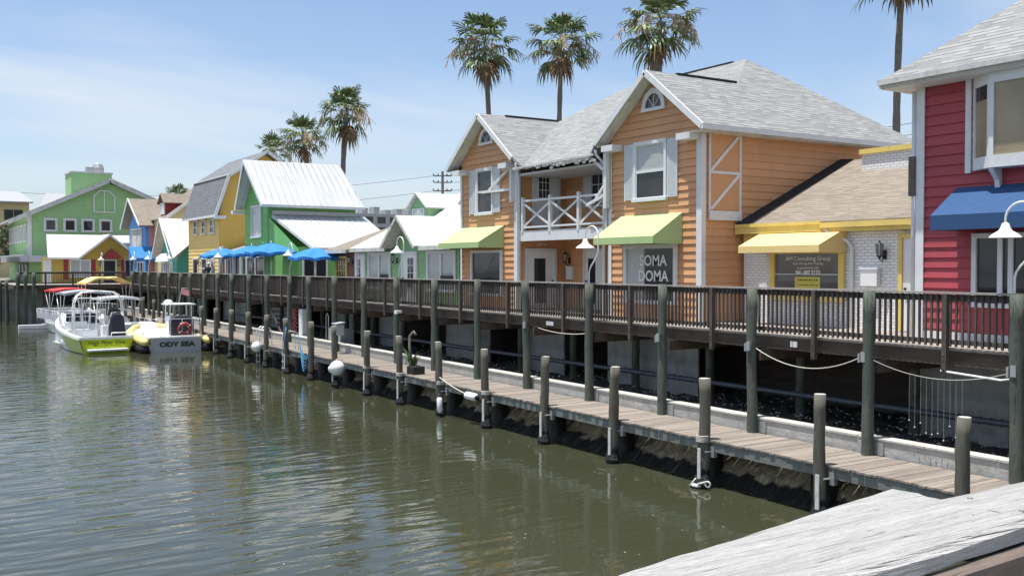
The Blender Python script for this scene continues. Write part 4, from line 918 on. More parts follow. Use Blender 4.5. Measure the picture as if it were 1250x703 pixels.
# ------------------------------------------------------------------ bright green house
T = thing('green_house', 'tall bright green house with steep white metal roof and a white lean-to roof', 'house', (22, 58, LAND))
b = MB(); siding(b, F, [(56.3, 3.3), (60.7, 3.3), (60.7, 8.6), (58.4, 11.0), (56.3, 8.6)], .24, .03)
for yw in (56.3, 60.7): b.poly([(FX, yw, 3.2), (24.2, yw, 3.2), (24.2, yw, 8.6), (FX, yw, 8.6)])
b.poly([(24.2, 56.3, 3.2), (24.2, 60.7, 3.2), (24.2, 60.7, 8.6), (24.2, 58.4, 11), (24.2, 56.3, 8.6)])
b.poly([(FX + .5, 52.6, 3.2), (24.4, 52.6, 3.2), (24.4, 52.6, 5.9), (FX + .5, 52.6, 5.9)]); b.poly([(FX + .02, 56.3, 3.2), (FX + .5, 52.6, 3.2), (FX + .5, 52.6, 5.8), (FX + .02, 56.3, 7.7)])
b.build('wall', 'green', T)
zt = 11.22; ze = 8.42
b = MB(); b.prism([(18.15, 55.7, ze), (24.6, 55.7, ze), (24.0, 58.4, zt), (17.9, 58.4, zt)], (0, 0, -.08)); b.prism([(18.15, 61.0, ze), (17.9, 58.4, zt), (24.0, 58.4, zt), (24.6, 61.0, ze)], (0, 0, -.08))
ribs(b, (17.95, 58.37, zt), (24.0, 58.37, zt), (18.2, 55.72, ze), (24.55, 55.72, ze), 16); b.build('roof', 'metalroof', T)
k = MB(); k.bar((18.12, 55.68, ze - .1), (17.88, 58.4, zt - .1), .05, .2); k.bar((18.12, 61.02, ze - .1), (17.88, 58.4, zt - .1), .05, .2); k.box(18.15, 24.6, 55.62, 55.69, ze - .16, ze - .01); k.box(17.95, 18.7, 60.8, 61.2, ze - .35, ze - .15); k.build('rake_board', 'trim', T)
b = MB(); b.prism([(18.95, 56.28, 7.85), (24.8, 56.28, 7.85), (25.3, 52.0, 5.85), (19.9, 52.0, 5.85)], (0, 0, -.08)); ribs(b, (18.95, 56.26, 7.85), (24.8, 56.26, 7.85), (19.9, 52.02, 5.85), (25.3, 52.02, 5.85), 15); b.build('leanto_roof', 'metalroof', T)
k = MB(); k.box(18.9, 24.3, 56.20, 56.27, 7.86, 8.1); k.build('flashing', 'galv', T)
k = MB(); k.bar((18.92, 56.28, 7.76), (19.87, 52.0, 5.76), .05, .16); k.box(19.9, 25.3, 51.93, 51.99, 5.7, 5.84); k.build('leanto_fascia', 'trim', T)
window(T, F, 57.4, 59.3, 6.55, 8.5, .1, kind='none', pane='blind')
P2 = Fr('S', 52.6)
window(T, P2, 19.4, 20.9, 3.6, 5.45, .1, kind='double'); window(T, F, 56.8, 60.3, 3.5, 5.45, .12, kind='double')
door(T, P2, 23.4, 24.3, 3.3, 5.4)

# white framed glazed porch between the green and yellow houses
T = thing('glazed_porch', 'pale glazed porch with white posts between the green house and the yellow house', 'porch', (19.5, 63.5, LAND))
b = MB(); b.box(19.0, 24, 61.2, 66.3, 3.2, 5.6); b.build('wall', 'shutter', T)
b = MB(); b.prism([(18.5, 61.1, 5.7), (18.5, 66.4, 5.7), (24, 66.4, 7.3), (24, 61.1, 7.3)], (0, 0, -.1)); b.build('roof', 'galv', T)
PF = Fr('F', 19.0)
for a in (61.4, 63.0, 64.7): window(T, PF, a, a + 1.3, 3.5, 5.4, .09, kind='double')
k = MB()
for y in (61.3, 62.85, 64.5, 66.2): k.box(18.52, 18.64, y - .06, y + .06, 3.28, 5.6)
k.build('post', 'white', T)

# ------------------------------------------------------------------ yellow gambrel house
T = thing('yellow_house', 'yellow clapboard house with a slate grey gambrel roof', 'house', (22, 70.5, LAND))
b = MB(); siding(b, F, [(66.5, 3.3), (74.6, 3.3), (74.6, 8.3), (66.5, 8.3)], .26, .03); wl = b.build('wall', 'yellow_lit', T)
ge = [(FX, 3.2), (25.0, 3.2), (25.0, 8.3), (24.5, 10.8), (21.85, 12.55), (19.3, 10.8), (FX, 8.3)]
for yw in (66.5, 74.6):
    b = MB(); b.poly([(x, yw, z) for x, z in ge]); b.build('end_wall', 'yellow_shaded', T)
b = MB(); y0, y1 = 65.9, 75.0
b.prism([(18.3, y0, 8.25), (18.3, y1, 8.25), (19.22, y1, 10.92), (19.22, y0, 10.92)], (0.08, 0, .03)); lo = b.build('roof', 'shingle_dark', T)
b = MB(); b.prism([(19.2, y0, 10.95), (19.2, y1, 10.95), (21.85, y1, 12.75), (21.85, y0, 12.75)], (0, 0, -.1)); b.prism([(21.85, y0, 12.75), (21.85, y1, 12.75), (24.6, y1, 10.9), (24.6, y0, 10.9)], (0, 0, -.1)); b.build('roof', 'shingle_dark', T)
k = MB(); pr = [(18.28, 8.2), (19.2, 10.9), (21.85, 12.7), (24.6, 10.85), (25.3, 8.2)]
for i in range(4): k.bar((pr[i][0], y0 - .03, pr[i][1]), (pr[i + 1][0], y0 - .03, pr[i + 1][1]), .06, .2)
k.bar((19.17, y0, 10.98), (19.17, y1, 10.98), .06, .08); k.box(18.26, 18.3, y0, y1, 8.1, 8.26); k.box(18.28, 19.0, 65.95, 66.48, 8.0, 8.2); k.build('fascia', 'trim', T)
for a in (67.6, 69.7, 71.9): window(T, F, a, a + 1.05, 7.05, 8.15 if a > 70 else 8.1, .09)
door(T, F, 67.6, 68.9, 3.3, 5.4); door(T, F, 71.8, 73.2, 3.3, 5.4, m='black'); window(T, F, 69.4, 70.9, 3.9, 5.4, .1); lantern(T, F, 71.2, 5.1)

# ------------------------------------------------------------------ teal shop
T = thing('teal_shop', 'teal gabled shop with a rust stained white roof', 'shop', (19, 80.5, LAND))
b = MB(); siding(b, F, [(78.3, 3.3), (83.6, 3.3), (83.6, 5.5), (81.2, 8.2), (78.3, 5.2)], .25, .02); b.poly([(FX, 78.3, 3.2), (21.5, 78.3, 3.2), (21.5, 78.3, 6.9), (19.75, 78.3, 6.6), (FX, 78.3, 5.3)]); b.build('wall', 'teal', T)
b = MB(); b.prism([(18.3, 77.75, 5.38), (19.75, 77.9, 6.6), (21.3, 78.2, 8.0), (21.3, 81.5, 8.55), (18.1, 81.5, 8.60)], (0, 0, .06)); b.prism([(18.1, 81.5, 8.60), (21.3, 81.5, 8.55), (21.3, 84.3, 5.5), (18.1, 84.3, 5.5)], (0, 0, .06)); b.build('roof', 'metalroof_rust', T)
k = MB(); k.bar((18.08, 77.75, 5.36), (18.08, 81.5, 8.58), .05, .16); k.bar((18.08, 84.3, 5.45), (18.08, 81.5, 8.58), .05, .16); k.build('rake_board', 'trim', T)
window(T, F, 79.4, 81.2, 3.6, 5.1, .1, kind='double', pane='blind'); window(T, F, 81.6, 83.2, 3.6, 5.1, .1, kind='double', pane='blind')
k = MB(); k.lathe((18.65, 81.4, 5.15), [(.9, 0), (.8, .35), (.5, .6), (0, .7)], 16); k.build('dome_awning', 'white', T, True)
# ------------------------------------------------------------------ blue and pink house
T = thing('blue_house', 'blue and pink two storey house with a tan roof and bright blue awning', 'house', (20, 90, LAND))
b = MB(); siding(b, F, [(89.5, 3.3), (96.3, 3.3), (96.3, 8.4), (93.2, 10.6), (89.5, 8.4)], .25, .02); b.poly([(FX, 89.5, 3.2), (19.0, 89.5, 3.2), (19.0, 89.5, 8.4), (FX, 89.5, 8.4)]); b.build('wall', 'blue', T)
b = MB(); b.poly([(19.0, 89.45, 3.2), (22.5, 89.45, 3.2), (22.5, 89.45, 9.0), (19.0, 89.45, 8.4)]); b.poly([(19.0, 89.45, 3.2), (19.0, 89.45, 8.4), (19.0, 89.6, 8.4), (19.0, 89.6, 3.2)]); b.build('pink_wall', 'pink', T)
b = MB(); b.prism([(18.1, 88.9, 8.35), (21.5, 88.9, 8.35), (23, 93.2, 10.9), (18.0, 93.2, 10.9)], (0, 0, -.1)); b.prism([(18.0, 93.2, 10.9), (23, 93.2, 10.9), (23, 97.2, 8.35), (18.1, 97.2, 8.35)], (0, 0, -.1)); b.build('roof', 'shingle_brown', T)
k = MB(); k.bar((18.05, 88.9, 8.3), (17.97, 93.2, 10.85), .06, .2); k.bar((18.05, 97.2, 8.3), (17.97, 93.2, 10.85), .06, .2); k.build('rake_board', 'trim', T)
window(T, F, 90.6, 95.2, 5.3, 8.2, .12, kind='grid', cols=2, rows=3, pane='blind'); window(T, Fr('S', 89.45), 19.45, 20.2, 6.2, 8.2, .09, pane='glass')
awning(T, Fr('S', 89.45), 17.3, 20.3, 6.5, 5.5, 1.4, .25, 'canvas_blue')
window(T, F, 90.2, 92.6, 3.6, 5.2, .1, kind='double')
# ------------------------------------------------------------------ beige house with a red dormer
T = thing('beige_house', 'beige house with a long tan roof slope and a red sided dormer', 'house', (22, 84, LAND))
b = MB(); b.poly([(19.4, 84.4, 3.2), (28, 84.4, 3.2), (28, 84.4, 9.0), (23.6, 84.4, 12.0), (19.4, 84.4, 8.85)]); b.poly([(19.4, 84.4, 3.2), (19.4, 89.2, 3.2), (19.4, 89.2, 8.85), (19.4, 84.4, 8.85)]); b.build('wall', 'cream', T)
b = MB(); b.prism([(19.2, 84.0, 8.85), (19.2, 92, 8.85), (23.6, 92, 12.15), (23.6, 84.0, 12.15)], (0, 0, -.1)); b.prism([(23.6, 84, 12.15), (23.6, 92, 12.15), (28.4, 92, 8.85), (28.4, 84, 8.85)], (0, 0, -.1)); b.build('roof', 'shingle_brown', T)
k = MB(); k.bar((19.2, 83.97, 8.75), (23.6, 83.97, 12.05), .06, .2); k.bar((28.4, 83.97, 8.75), (23.6, 83.97, 12.05), .06, .2); k.build('rake_board', 'trim', T)
b = MB(); b.prism([(19.55, 85.6, 9.1), (19.55, 87.4, 9.1), (19.55, 87.4, 10.2), (19.55, 86.5, 10.85), (19.55, 85.6, 10.2)], (2.6, 0, 0)); d = b.build('dormer', 'maroon', T)
b = MB(); b.prism([(19.3, 85.3, 10.1), (22.2, 85.3, 10.1), (22.2, 86.5, 10.95), (19.3, 86.5, 10.95)], (0, 0, .07)); b.prism([(19.3, 86.5, 10.95), (22.2, 86.5, 10.95), (22.2, 87.7, 10.1), (19.3, 87.7, 10.1)], (0, 0, .07)); b.build('dormer_roof', 'shingle_brown', d)
w = MB(); fbox(w, Fr('F', 19.55), 85.75, 87.25, 9.2, 10.2, .01, .06); w.build('dormer_window', 'trim', d)

# ------------------------------------------------------------------ mustard shop across the end of the canal
T = thing('mustard_shop', 'mustard yellow shop with white roof and maroon shutters facing down the canal', 'shop', (15, 97, LAND))
E_ = Fr('S', 95.0)
b = MB(); siding(b, E_, [(11.9, 3.3), (18.5, 3.3), (18.5, 5.6), (11.9, 5.6)], .3, .015); siding(b, E_, [(14.2, 5.6), (19.0, 5.6), (16.65, 7.5)], .3, .015); b.poly([(11.9, 95, 3.2), (11.9, 102, 3.2), (11.9, 102, 5.6), (11.9, 95, 5.6)]); b.build('wall', 'mustard', T)
b = MB(); b.prism([(11.5, 94.5, 5.5), (14.0, 94.5, 5.5), (16.65, 98.5, 7.65), (11.9, 98.5, 7.65)], (0, 0, .06)); b.prism([(16.65, 98.5, 7.65), (19.3, 94.5, 5.5), (20, 98.5, 7.65)], (0, 0, .06))
b.prism([(14.0, 94.3, 5.45), (16.65, 94.3, 7.62), (16.65, 98.6, 7.65), (14.0, 98.6, 5.5)], (0, 0, .08)); b.prism([(16.65, 94.3, 7.62), (19.2, 94.3, 5.6), (19.2, 98.6, 5.6), (16.65, 98.6, 7.65)], (0, 0, .08)); b.build('roof', 'metalroof', T)
k = MB(); k.bar((13.95, 94.27, 5.42), (16.65, 94.27, 7.60), .05, .16); k.bar((19.25, 94.27, 5.5), (16.65, 94.27, 7.60), .05, .16); k.box(11.5, 14.0, 94.42, 94.49, 5.4, 5.54); k.build('fascia', 'trim', T)
window(T, E_, 13.35, 15.1, 3.8, 5.4, .1, kind='double', pane='blind'); window(T, E_, 18.0, 18.5, 3.8, 5.4, .05, kind='none')
for a in (12.85, 15.15, 17.7): k = MB(); fbox(k, E_, a, a + .36, 3.6, 5.4, .02, .06); k.build('shutter', 'maroon', T)
door(T, E_, 16.1, 17.3, 3.3, 5.4, (.15, .85, .3, .95), 3, 4, m='vinyl_navy'); k = MB(); k.prism([(15.95, 94.9, 5.5), (17.7, 94.9, 5.5), (16.8, 94.9, 6.35)], (0, -.7, 0)); k.build('entry_hood', 'maroon', T)
lantern(T, E_, 15.9, 5.0); lantern(T, E_, 17.5, 5.0)
k = MB(); fbox(k, E_, 11.2, 11.85, 3.3, 5.3, .0, .06); k.build('corner_panel', 'trim', T)

# ------------------------------------------------------------------ big green building
T = thing('green_hall', 'large leaf green building with a broad gable, square windows and a roof box', 'building', (18.5, 115, LAND))
H = Fr('S', 105)
b = MB(); siding(b, H, [(11.15, 3.3), (26.5, 3.3), (26.5, 9.9), (18.5, 13.1), (11.15, 9.9)], 1.2, .02)
b.poly([(11.15, 105, 3.2), (11.15, 124, 3.2), (11.15, 124, 9.9), (11.15, 105, 9.9)]); b.build('wall', 'leafgreen', T)
b = MB(); b.prism([(9.3, 104.4, 9.15), (9.3, 125, 9.15), (18.5, 125, 13.5), (18.5, 104.4, 13.5)], (0, 0, -.15)); b.prism([(18.5, 104.4, 13.5), (18.5, 125, 13.5), (28.5, 125, 9.2), (28.5, 104.4, 9.2)], (0, 0, -.15)); b.build('roof', 'galv', T)
k = MB(); k.bar((9.3, 104.35, 9.0), (18.5, 104.35, 13.38), .08, .42); k.bar((28.5, 104.35, 9.05), (18.5, 104.35, 13.38), .08, .42); k.build('rake_board', 'trim_old', T)
k = MB(); k.box(15.4, 19.3, 108, 112, 11, 14.3); rb = k.build('roof_box', 'leafgreen', T); k = MB(); k.box(15.3, 19.4, 107.9, 112.1, 14.3, 14.45); k.build('cap', 'trim_old', rb)
k = MB(); k.lathe((18.2, 109.5, 14.45), [(.55, 0), (.62, .55), (.45, .95), (.2, 1.1), (0, 1.1)], 12); k.box(17.0, 18.0, 109.1, 109.9, 14.5, 15.05); k.build('vent_hood', 'galv', T)
for a in (12.45, 14.2, 15.85, 17.5): window(T, H, a, a + 1.25, 8.2, 9.5, .22, kind='none')
k = MB(); pts = [(17.05, 10.2), (19.0, 10.2), (19.0, 11.8), (18.45, 12.35), (17.6, 12.35), (17.05, 11.8)]
for i in range(6): p, q = pts[i], pts[(i + 1) % 6]; k.bar(H.P(p[0], p[1], .05), H.P(q[0], q[1], .05), .1, .14, (0, -1, 0))
k.bar(H.P(18.02, 10.2, .05), H.P(18.02, 12.35, .05), .08, .1, (0, -1, 0)); k.build('gable_trim', 'white', T)
k = MB(); fbox(k, H, 16.2, 20.0, 7.3, 8.0, .02, .06); k.build('blue_band', 'hullgrey', T)
k = MB(); k.box(10.3, 11.1, 104.6, 124, 5.2, 5.8); k.box(11.1, 12.6, 104.4, 104.95, 5.2, 5.8); k.build('skirt_roof', 'trim', T)
HL = Fr('F', 11.15)
for i in range(6): window(T, HL, 106.5 + i * 2.9, 108.6 + i * 2.9, 7.2, 9.0, .2, kind='double', pane='blind')
for i in range(3): window(T, HL, 106.5 + i * 2.9, 108.4 + i * 2.9, 3.5, 5.0, .2, kind='none', pane='blind')
k = MB(); fbox(k, HL, 104.98, 105.3, 5.8, 9.9, .0, .08); k.build('corner_board', 'trim', T)
k = MB(); fbox(k, H, 11.15, 11.4, 5.8, 9.9, .02, .08); k.build('corner_board', 'trim', T)
# far buildings
T = thing('apartment_block', 'cream apartment block with pale roofs behind the green hall at far left', 'building', (20, 160, LAND))
b = MB(); b.box(8, 16.0, 150, 165, 3, 13.6); b.box(16, 40, 152, 166, 3, 12.5); b.build('wall', 'cream', T)
b = MB(); b.prism([(7, 149, 13.6), (16.4, 149, 13.6), (15.4, 156, 15.4), (7, 156, 15.4)], (0, 0, -.2)); b.prism([(17, 151, 12.3), (60, 151, 12.3), (60, 157, 15.4), (19, 157, 15.4)], (0, 0, -.2)); b.build('roof', 'concrete_far', T)
A = Fr('S', 150)
for zr_ in (9.3, 6.4, 11.9):
    for x in (9.5, 12.9, 15.0 - .9): 
        k = MB(); fbox(k, A, x, x + 1.1, zr_ - .8, zr_ + .6, .01, .06); k.build('window', 'glass', T)
T = thing('hotel_block', 'distant grey concrete apartment block between the green house and the green shop', 'building', (95, 205, LAND))
b = MB(); b.box(86, 112, 204, 220, 3, 16.6); b.build('wall', 'concrete_far', T)
A = Fr('S', 204)
for i in range(8):
    for z in (6, 9, 12, 14.4):
        k = MB(); fbox(k, A, 87 + i * 3.1, 89 + i * 3.1, z, z + 1.5, .01, .06); w = k.build('window', 'glass', T)
k = MB()
for i in range(9): k.box(87 + i * 2.9, 88.4 + i * 2.9, 205, 208, 16.6, 17.6 + .3 * (i % 3))
k.build('roof_plant', 'concrete_far', T)

# ------------------------------------------------------------------ goose neck lamps
def lamp_thing(name, label, loc, group='white goose neck lamps along the boardwalk'):
    """loc = foot of the pipe at rail height; shade hangs toward +Y"""
    t = thing(name, label, 'lamp', loc, group); x, y, z = loc
    b = MB(); pts = [(x, y, z - .9), (x, y, z + .28)]
    for i in range(1, 7): u = i / 6; pts.append((x, y - .42 * (3 * u * u - 2 * u ** 3), z + .28 + .62 * u))
    pts.append((x, y - .42, z + 1.3))
    cx = y - .42 + .30
    for i in range(1, 13): a = math.pi * i / 12; pts.append((x, cx - .30 * math.cos(a), z + 1.3 + .30 * math.sin(a)))
    pts.append((x, cx + .30, z + 1.24)); b.tube(pts, .021, 8); b.build('goose_neck', 'white', t, True)
    b = MB(); b.lathe((x, cx + .30, z + .98), [(.27, .0), (.262, .025), (.20, .075), (.12, .12), (.085, .17), (.06, .25), (.03, .27), (0, .27)], 22); b.lathe((x, cx + .30, z + .98), [(.265, .003), (.19, .065), (.11, .11), (.05, .15), (0, .15)], 22)
    sh = b.build('lamp_shade', 'white', t, True)
    b = MB(); b.sphere((x, cx + .30, z + 1.06), .045, 10, 6); b.build('bulb', 'blind', sh, True)
    b = MB(); b.box(x - .07, x + .07, y - .05, y + .05, z - 1.0, z - .8); b.build('junction_box', 'galv', t)
    return t
l0 = lamp_thing('goose_neck_lamp', 'white goose neck lamp nearest the camera before the blue awning', (16.62, 9.72, 4.36)); kids(l0)
for y, w in ((22.12, 'white goose neck lamp before the balcony of the orange house'), (34.4, 'white goose neck lamp before the entry of the small green shop'), (46.8, 'white goose neck lamp between the blue umbrellas'), (59.2, 'white goose neck lamp before the gap beside the yellow house'), (71.6, 'white goose neck lamp before the far corner of the yellow house'), (78.5, 'white goose neck lamp before the teal shop'), (84.0, 'white goose neck lamp before the bright blue awning')):
    copy_tree(l0, (16.62, y, 4.36), w)
lamp_thing('goose_neck_lamp', 'white goose neck lamp before the mustard shop door', (15.2, 90.2, 4.36), 'white goose neck lamps along the boardwalk')

# ------------------------------------------------------------------ things hung on the pilings and dock
def sag(p, q, d, n=14):
    p, q = V(p), V(q); return [p.lerp(q, i / n) - V((0, 0, d * 4 * (i / n) * (1 - i / n))) for i in range(n + 1)]
plain('rope', MB().tube(sag((16.45, 15.62, 2.98), (16.45, 12.8, 3.0), .33), .011, 6), 'rope', 'pale sagging rope strung between the second and third tall pilings', 'rope', smooth=True)
b = MB(); pts = sag((16.47, 12.55, 2.98), (16.6, 9.7, 2.98), .26, 24); b.tube(pts, .006, 5)
for i in range(7, 17):
    p = pts[i]; L_ = rnd.uniform(.85, 1.15); b.tube([p, p - V((0, 0, L_))], .002, 4); b.sphere(p - V((0, 0, L_)), .016, 5, 4)
plain('light_string', b, 'rope', 'thin cable with hanging light drops below the red house end of the boardwalk', 'string lights')
plain('conduit', MB().tube([(16.72, 11.2, 2.86), (16.70, 10.0, 2.80), (16.66, 9.72, 2.86), (16.62, 9.72, 3.5)], .022, 6), 'trim', 'white conduit running along the edge beam to the nearest lamp', 'conduit')
plain('cable', MB().tube(sag((16.70, 24.8, 2.94), (16.6, 22.2, 2.92), .08), .012, 5), 'rope', 'slack pale cable under the boardwalk edge right of the fifth tall piling', 'cable')
plain('tag_plate', MB().box(16.845, 16.856, 14.78, 14.98, 3.04, 3.17), 'trim', 'little white number plate on the edge beam below the yellow awning shop', 'plate')
plain('tag_plate', MB().box(16.845, 16.856, 24.2, 24.6, 3.03, 3.15), 'trim', 'little white number plate on the edge beam below the balcony', 'plate')
b = MB(); b.torus((16.84, 31.9, 2.72), .07, .016, (0, 1, 0)); b.torus((16.84, 31.9, 2.86), .07, .016, (0, 1, 0)); b.torus((16.84, 31.9, 2.58), .07, .016, (0, 1, 0)); plain('shackle', b, 'galv', 'grey metal shackle hanging below the boardwalk edge left of the orange house', 'shackle', smooth=True)
plain('floodlight', MB().box(16.3, 16.5, 33.9, 34.15, 3.02, 3.12).box(16.22, 16.3, 33.8, 34.0, 3.0, 3.12), 'white', 'small white floodlight fixed on the ninth tall piling', 'floodlight')
# hanging planter on a short piling
t = thing('potted_plant', 'spiky green plant in a dark box beside the eighth short piling', 'plant', (15.5, 30.9, 1.05))
b = MB(); b.box(15.2, 15.65, 30.35, 30.85, 1.06, 1.32); b.build('pot', 'pot', t)
b = MB()
for i in range(20):
    a = rnd.uniform(0, 6.28); L_ = rnd.uniform(.3, .75); p = V((15.42 + rnd.uniform(-.1, .1), 30.75 + rnd.uniform(-.1, .35), 1.3)); d = V((math.cos(a) * .45, math.sin(a) * .5, 1)); s_ = V((-math.sin(a), math.cos(a), 0)) * .03
    q = p + d * L_ * .6; e = p + d * L_ + V((math.cos(a), math.sin(a), -.4)) * .12; b.poly([p - s_, p + s_, q + s_, q - s_]); b.poly([q - s_, q + s_, e])
b.build('leaves', 'plantleaf', t)
b = MB(); b.tube([(15.45, 30.95, 1.3), (15.4, 31.05, 2.0), (15.5, 31.2, 2.35), (15.6, 31.1, 2.5), (15.6, 30.95, 2.4)], .05, 8); b.build('stem', 'pile_grey', t, True)
# buoys, fenders, ladders, boxes
def buoy(p, r, label):
    t = thing('fender_ball', label, 'fender', p); b = MB(); b.sphere(p, r, 18, 12); b.build('ball', 'white', t, True)
    b = MB(); b.lathe((p[0], p[1], p[2] + r * .95), [(r * .22, 0), (r * .2, .06), (0, .07)], 10); b.tube([(p[0], p[1], p[2] + r), (p[0] + .1, p[1], p[2] + r + .25)], .012, 5); b.build('eye', 'rope', t)
buoy((14.78, 46.3, .93), .26, 'round white fender ball hung over the left boarding ladder')
buoy((14.78, 36.2, .80), .30, 'large round white fender ball on the dock edge right of the grey boxes')
buoy((14.8, 36.75, .72), .17, 'smaller white fender ball tucked behind the large one')
def fender(p, d, label, r=.10, L=.6):
    t = thing('dock_fender', label, 'fender', p); b = MB(); b.lathe(p, [(0, -L / 2), (r * .5, -L / 2 + .02), (r, -L / 2 + .1), (r, L / 2 - .1), (r * .5, L / 2 - .02), (0, L / 2)], 14, d); b.build('body', 'white', t, True)
    b = MB(); e = V(p) + V(d).normalized() * (L / 2 - .02); b.lathe(e, [(r * .62, -.06), (r * .62, .04), (.03, .07), (0, .07)], 12, d); b.build('cap', 'vinyl_navy', t); return t
fender((14.86, 25.75, .86), (0.15, -1, -.05), 'white cylindrical fender lying on the dock edge by a dark cap', .12, .6)
fender((14.74, 27.55, .40), (0, .05, 1), 'white cylindrical fender hanging upright at the waterline', .09, .55)
plain('rope', MB().tube(sag((14.82, 27.7, 1.25), (14.84, 26.0, .9), .04), .018, 6), 'rope', 'short white line from a short piling down to the lying fender', 'rope', smooth=True)
b = MB(); b.tube([(14.75, 15.75, .05), (14.70, 15.6, .12), (14.78, 15.45, .18), (14.86, 15.6, .1), (14.74, 15.75, .2), (14.68, 15.85, .04), (14.78, 15.9, -.02)], .022, 6); b.torus((14.82, 15.45, .12), .06, .02, (1, .3, 0)); b.sphere((14.74, 15.72, .06), .10, 8, 6, (1, 1.4, .5)); plain('rope_tangle', b, 'trim_old', 'tangle of white cloth and line at the waterline of the third short piling', 'rope', smooth=True)
b = MB()
for k in range(5): b.torus((14.9, 15.70, 1.02 + .03 * k), .135, .012, (0, 0, 1))
plain('rope_wrap', b, 'rope', 'pale rope wrapped round the third short piling at dock height', 'rope', smooth=True)
for y in (24.91, 27.8, 30.75, 33.6):
    b = MB()
    for k in range(4): b.torus((14.9, y, 1.02 + .03 * k), .138, .012, (0, 0, 1))
    plain('rope_wrap', b, 'rope', 'pale rope wrapped round the ' + {24.91: 'sixth', 27.8: 'seventh', 30.75: 'eighth', 33.6: 'ninth'}[y] + ' short piling', 'rope', 'rope wraps on the short pilings', smooth=True)
def ladder(y, label):
    t = thing('boarding_ladder', label, 'ladder', (14.9, y, .0)); b = MB()
    for s in (-.22, .22):
        pts = [(15.45, y + s, 1.06), (15.45, y + s, 1.6)] + [(15.15 + .3 * math.cos(a), y + s, 1.6 + .3 * math.sin(a)) for a in [math.pi * i / 8 for i in range(1, 9)]] + [(14.85, y + s, -.4)]
        b.tube(pts, .022, 8)
    b.build('rails', 'alu', t, True); b = MB()
    for z in (-.1, .2, .5, .8): b.box(14.80, 14.9, y - .2, y + .2, z, z + .03)
    b.build('steps', 'alu', t)
ladder(46.3, 'bright metal boarding ladder on the dock behind the white ball'); ladder(42.6, 'bright metal boarding ladder beside the blue rope')
b = MB(); 
for k in range(6): b.tube(sag((14.88, 40.9 - .05 * k, 1.9 - .1 * k), (14.86, 39.5 + .05 * k, 1.2 - .05 * k), .55 + .06 * k), .016, 5)
b.tube([(14.8, 42.2, 2.1), (14.75, 42.25, 1.2)], .03, 5); plain('rope_coil', b, 'rope_blue', 'blue and white mooring lines looped between two short pilings', 'rope', smooth=True)
t = thing('power_box', 'dark blue grey power box mounted on a tall piling by the dock', 'power box', (16.3, 39.6, 1.75)); b = MB(); b.box(16.05, 16.38, 39.3, 39.8, 1.85, 2.32); b.build('case', 'hullgrey', t, bevel=.02); b = MB(); b.prism([(16.0, 39.25, 2.32), (16.42, 39.25, 2.38), (16.42, 39.85, 2.38), (16.0, 39.85, 2.32)], (0, 0, .03)); b.build('lid', 'grey', t)
t = thing('dock_box', 'pale grey plastic dock box with a vent behind the seawall', 'dock box', (17.3, 41.8, 1.2)); b = MB(); b.box(17.0, 17.7, 41.3, 42.7, 1.25, 1.95); b.build('case', 'grey', t, bevel=.04); b = MB(); b.box(16.95, 17.0, 41.5, 41.9, 1.4, 1.8); b.build('vent', 'rubber', t)
t = thing('fish_table', 'tall white cabinet standing behind the seawall beside a red rack', 'cabinet', (17.2, 45.2, 1.2)); b = MB(); b.box(17.0, 17.5, 46.1, 46.6, 1.2, 2.7); b.build('case', 'trim', t, bevel=.02); b = MB(); b.box(16.98, 17.0, 46.15, 46.55, 1.3, 2.6); b.build('door', 'white', t)
b = MB()
for k in range(7): b.tube([(17.3, 47.6, 1.3 + .2 * k), (17.5, 48.9, 1.5 + .2 * k)], .035, 6)
for s in (47.6, 48.3, 48.9): b.tube([(17.4, s, 1.2), (17.4, s, 2.9)], .04, 6)
plain('rack', b, 'ring', 'dark red rack in the shade behind the seawall', 'rack')
b = MB(); b.prism([(17.0, 49.2, 1.25), (17.0, 51.6, 2.9), (17.0, 51.6, 3.02), (17.0, 49.2, 1.37)], (.05, 0, 0)); b.prism([(17.9, 49.2, 1.25), (17.9, 51.6, 2.9), (17.9, 51.6, 3.02), (17.9, 49.2, 1.37)], (.05, 0, 0))
for k in range(7): b.box(17.05, 17.9, 49.4 + .33 * k, 49.65 + .33 * k, 1.45 + .23 * k, 1.49 + .23 * k)
plain('steps', b, 'rail', 'dark wooden steps going up from the dock to the boardwalk', 'steps')
b = MB(); b.tube([(16.98, 42.9, 1.2), (16.98, 42.9, 2.5), (16.98, 42.75, 2.66), (16.98, 42.6, 2.5), (16.98, 42.6, 1.2)], .02, 6); plain('hose_pipe', b, 'galv', 'thin bent grey pipe standing beside the pale dock box', 'pipe', smooth=True)

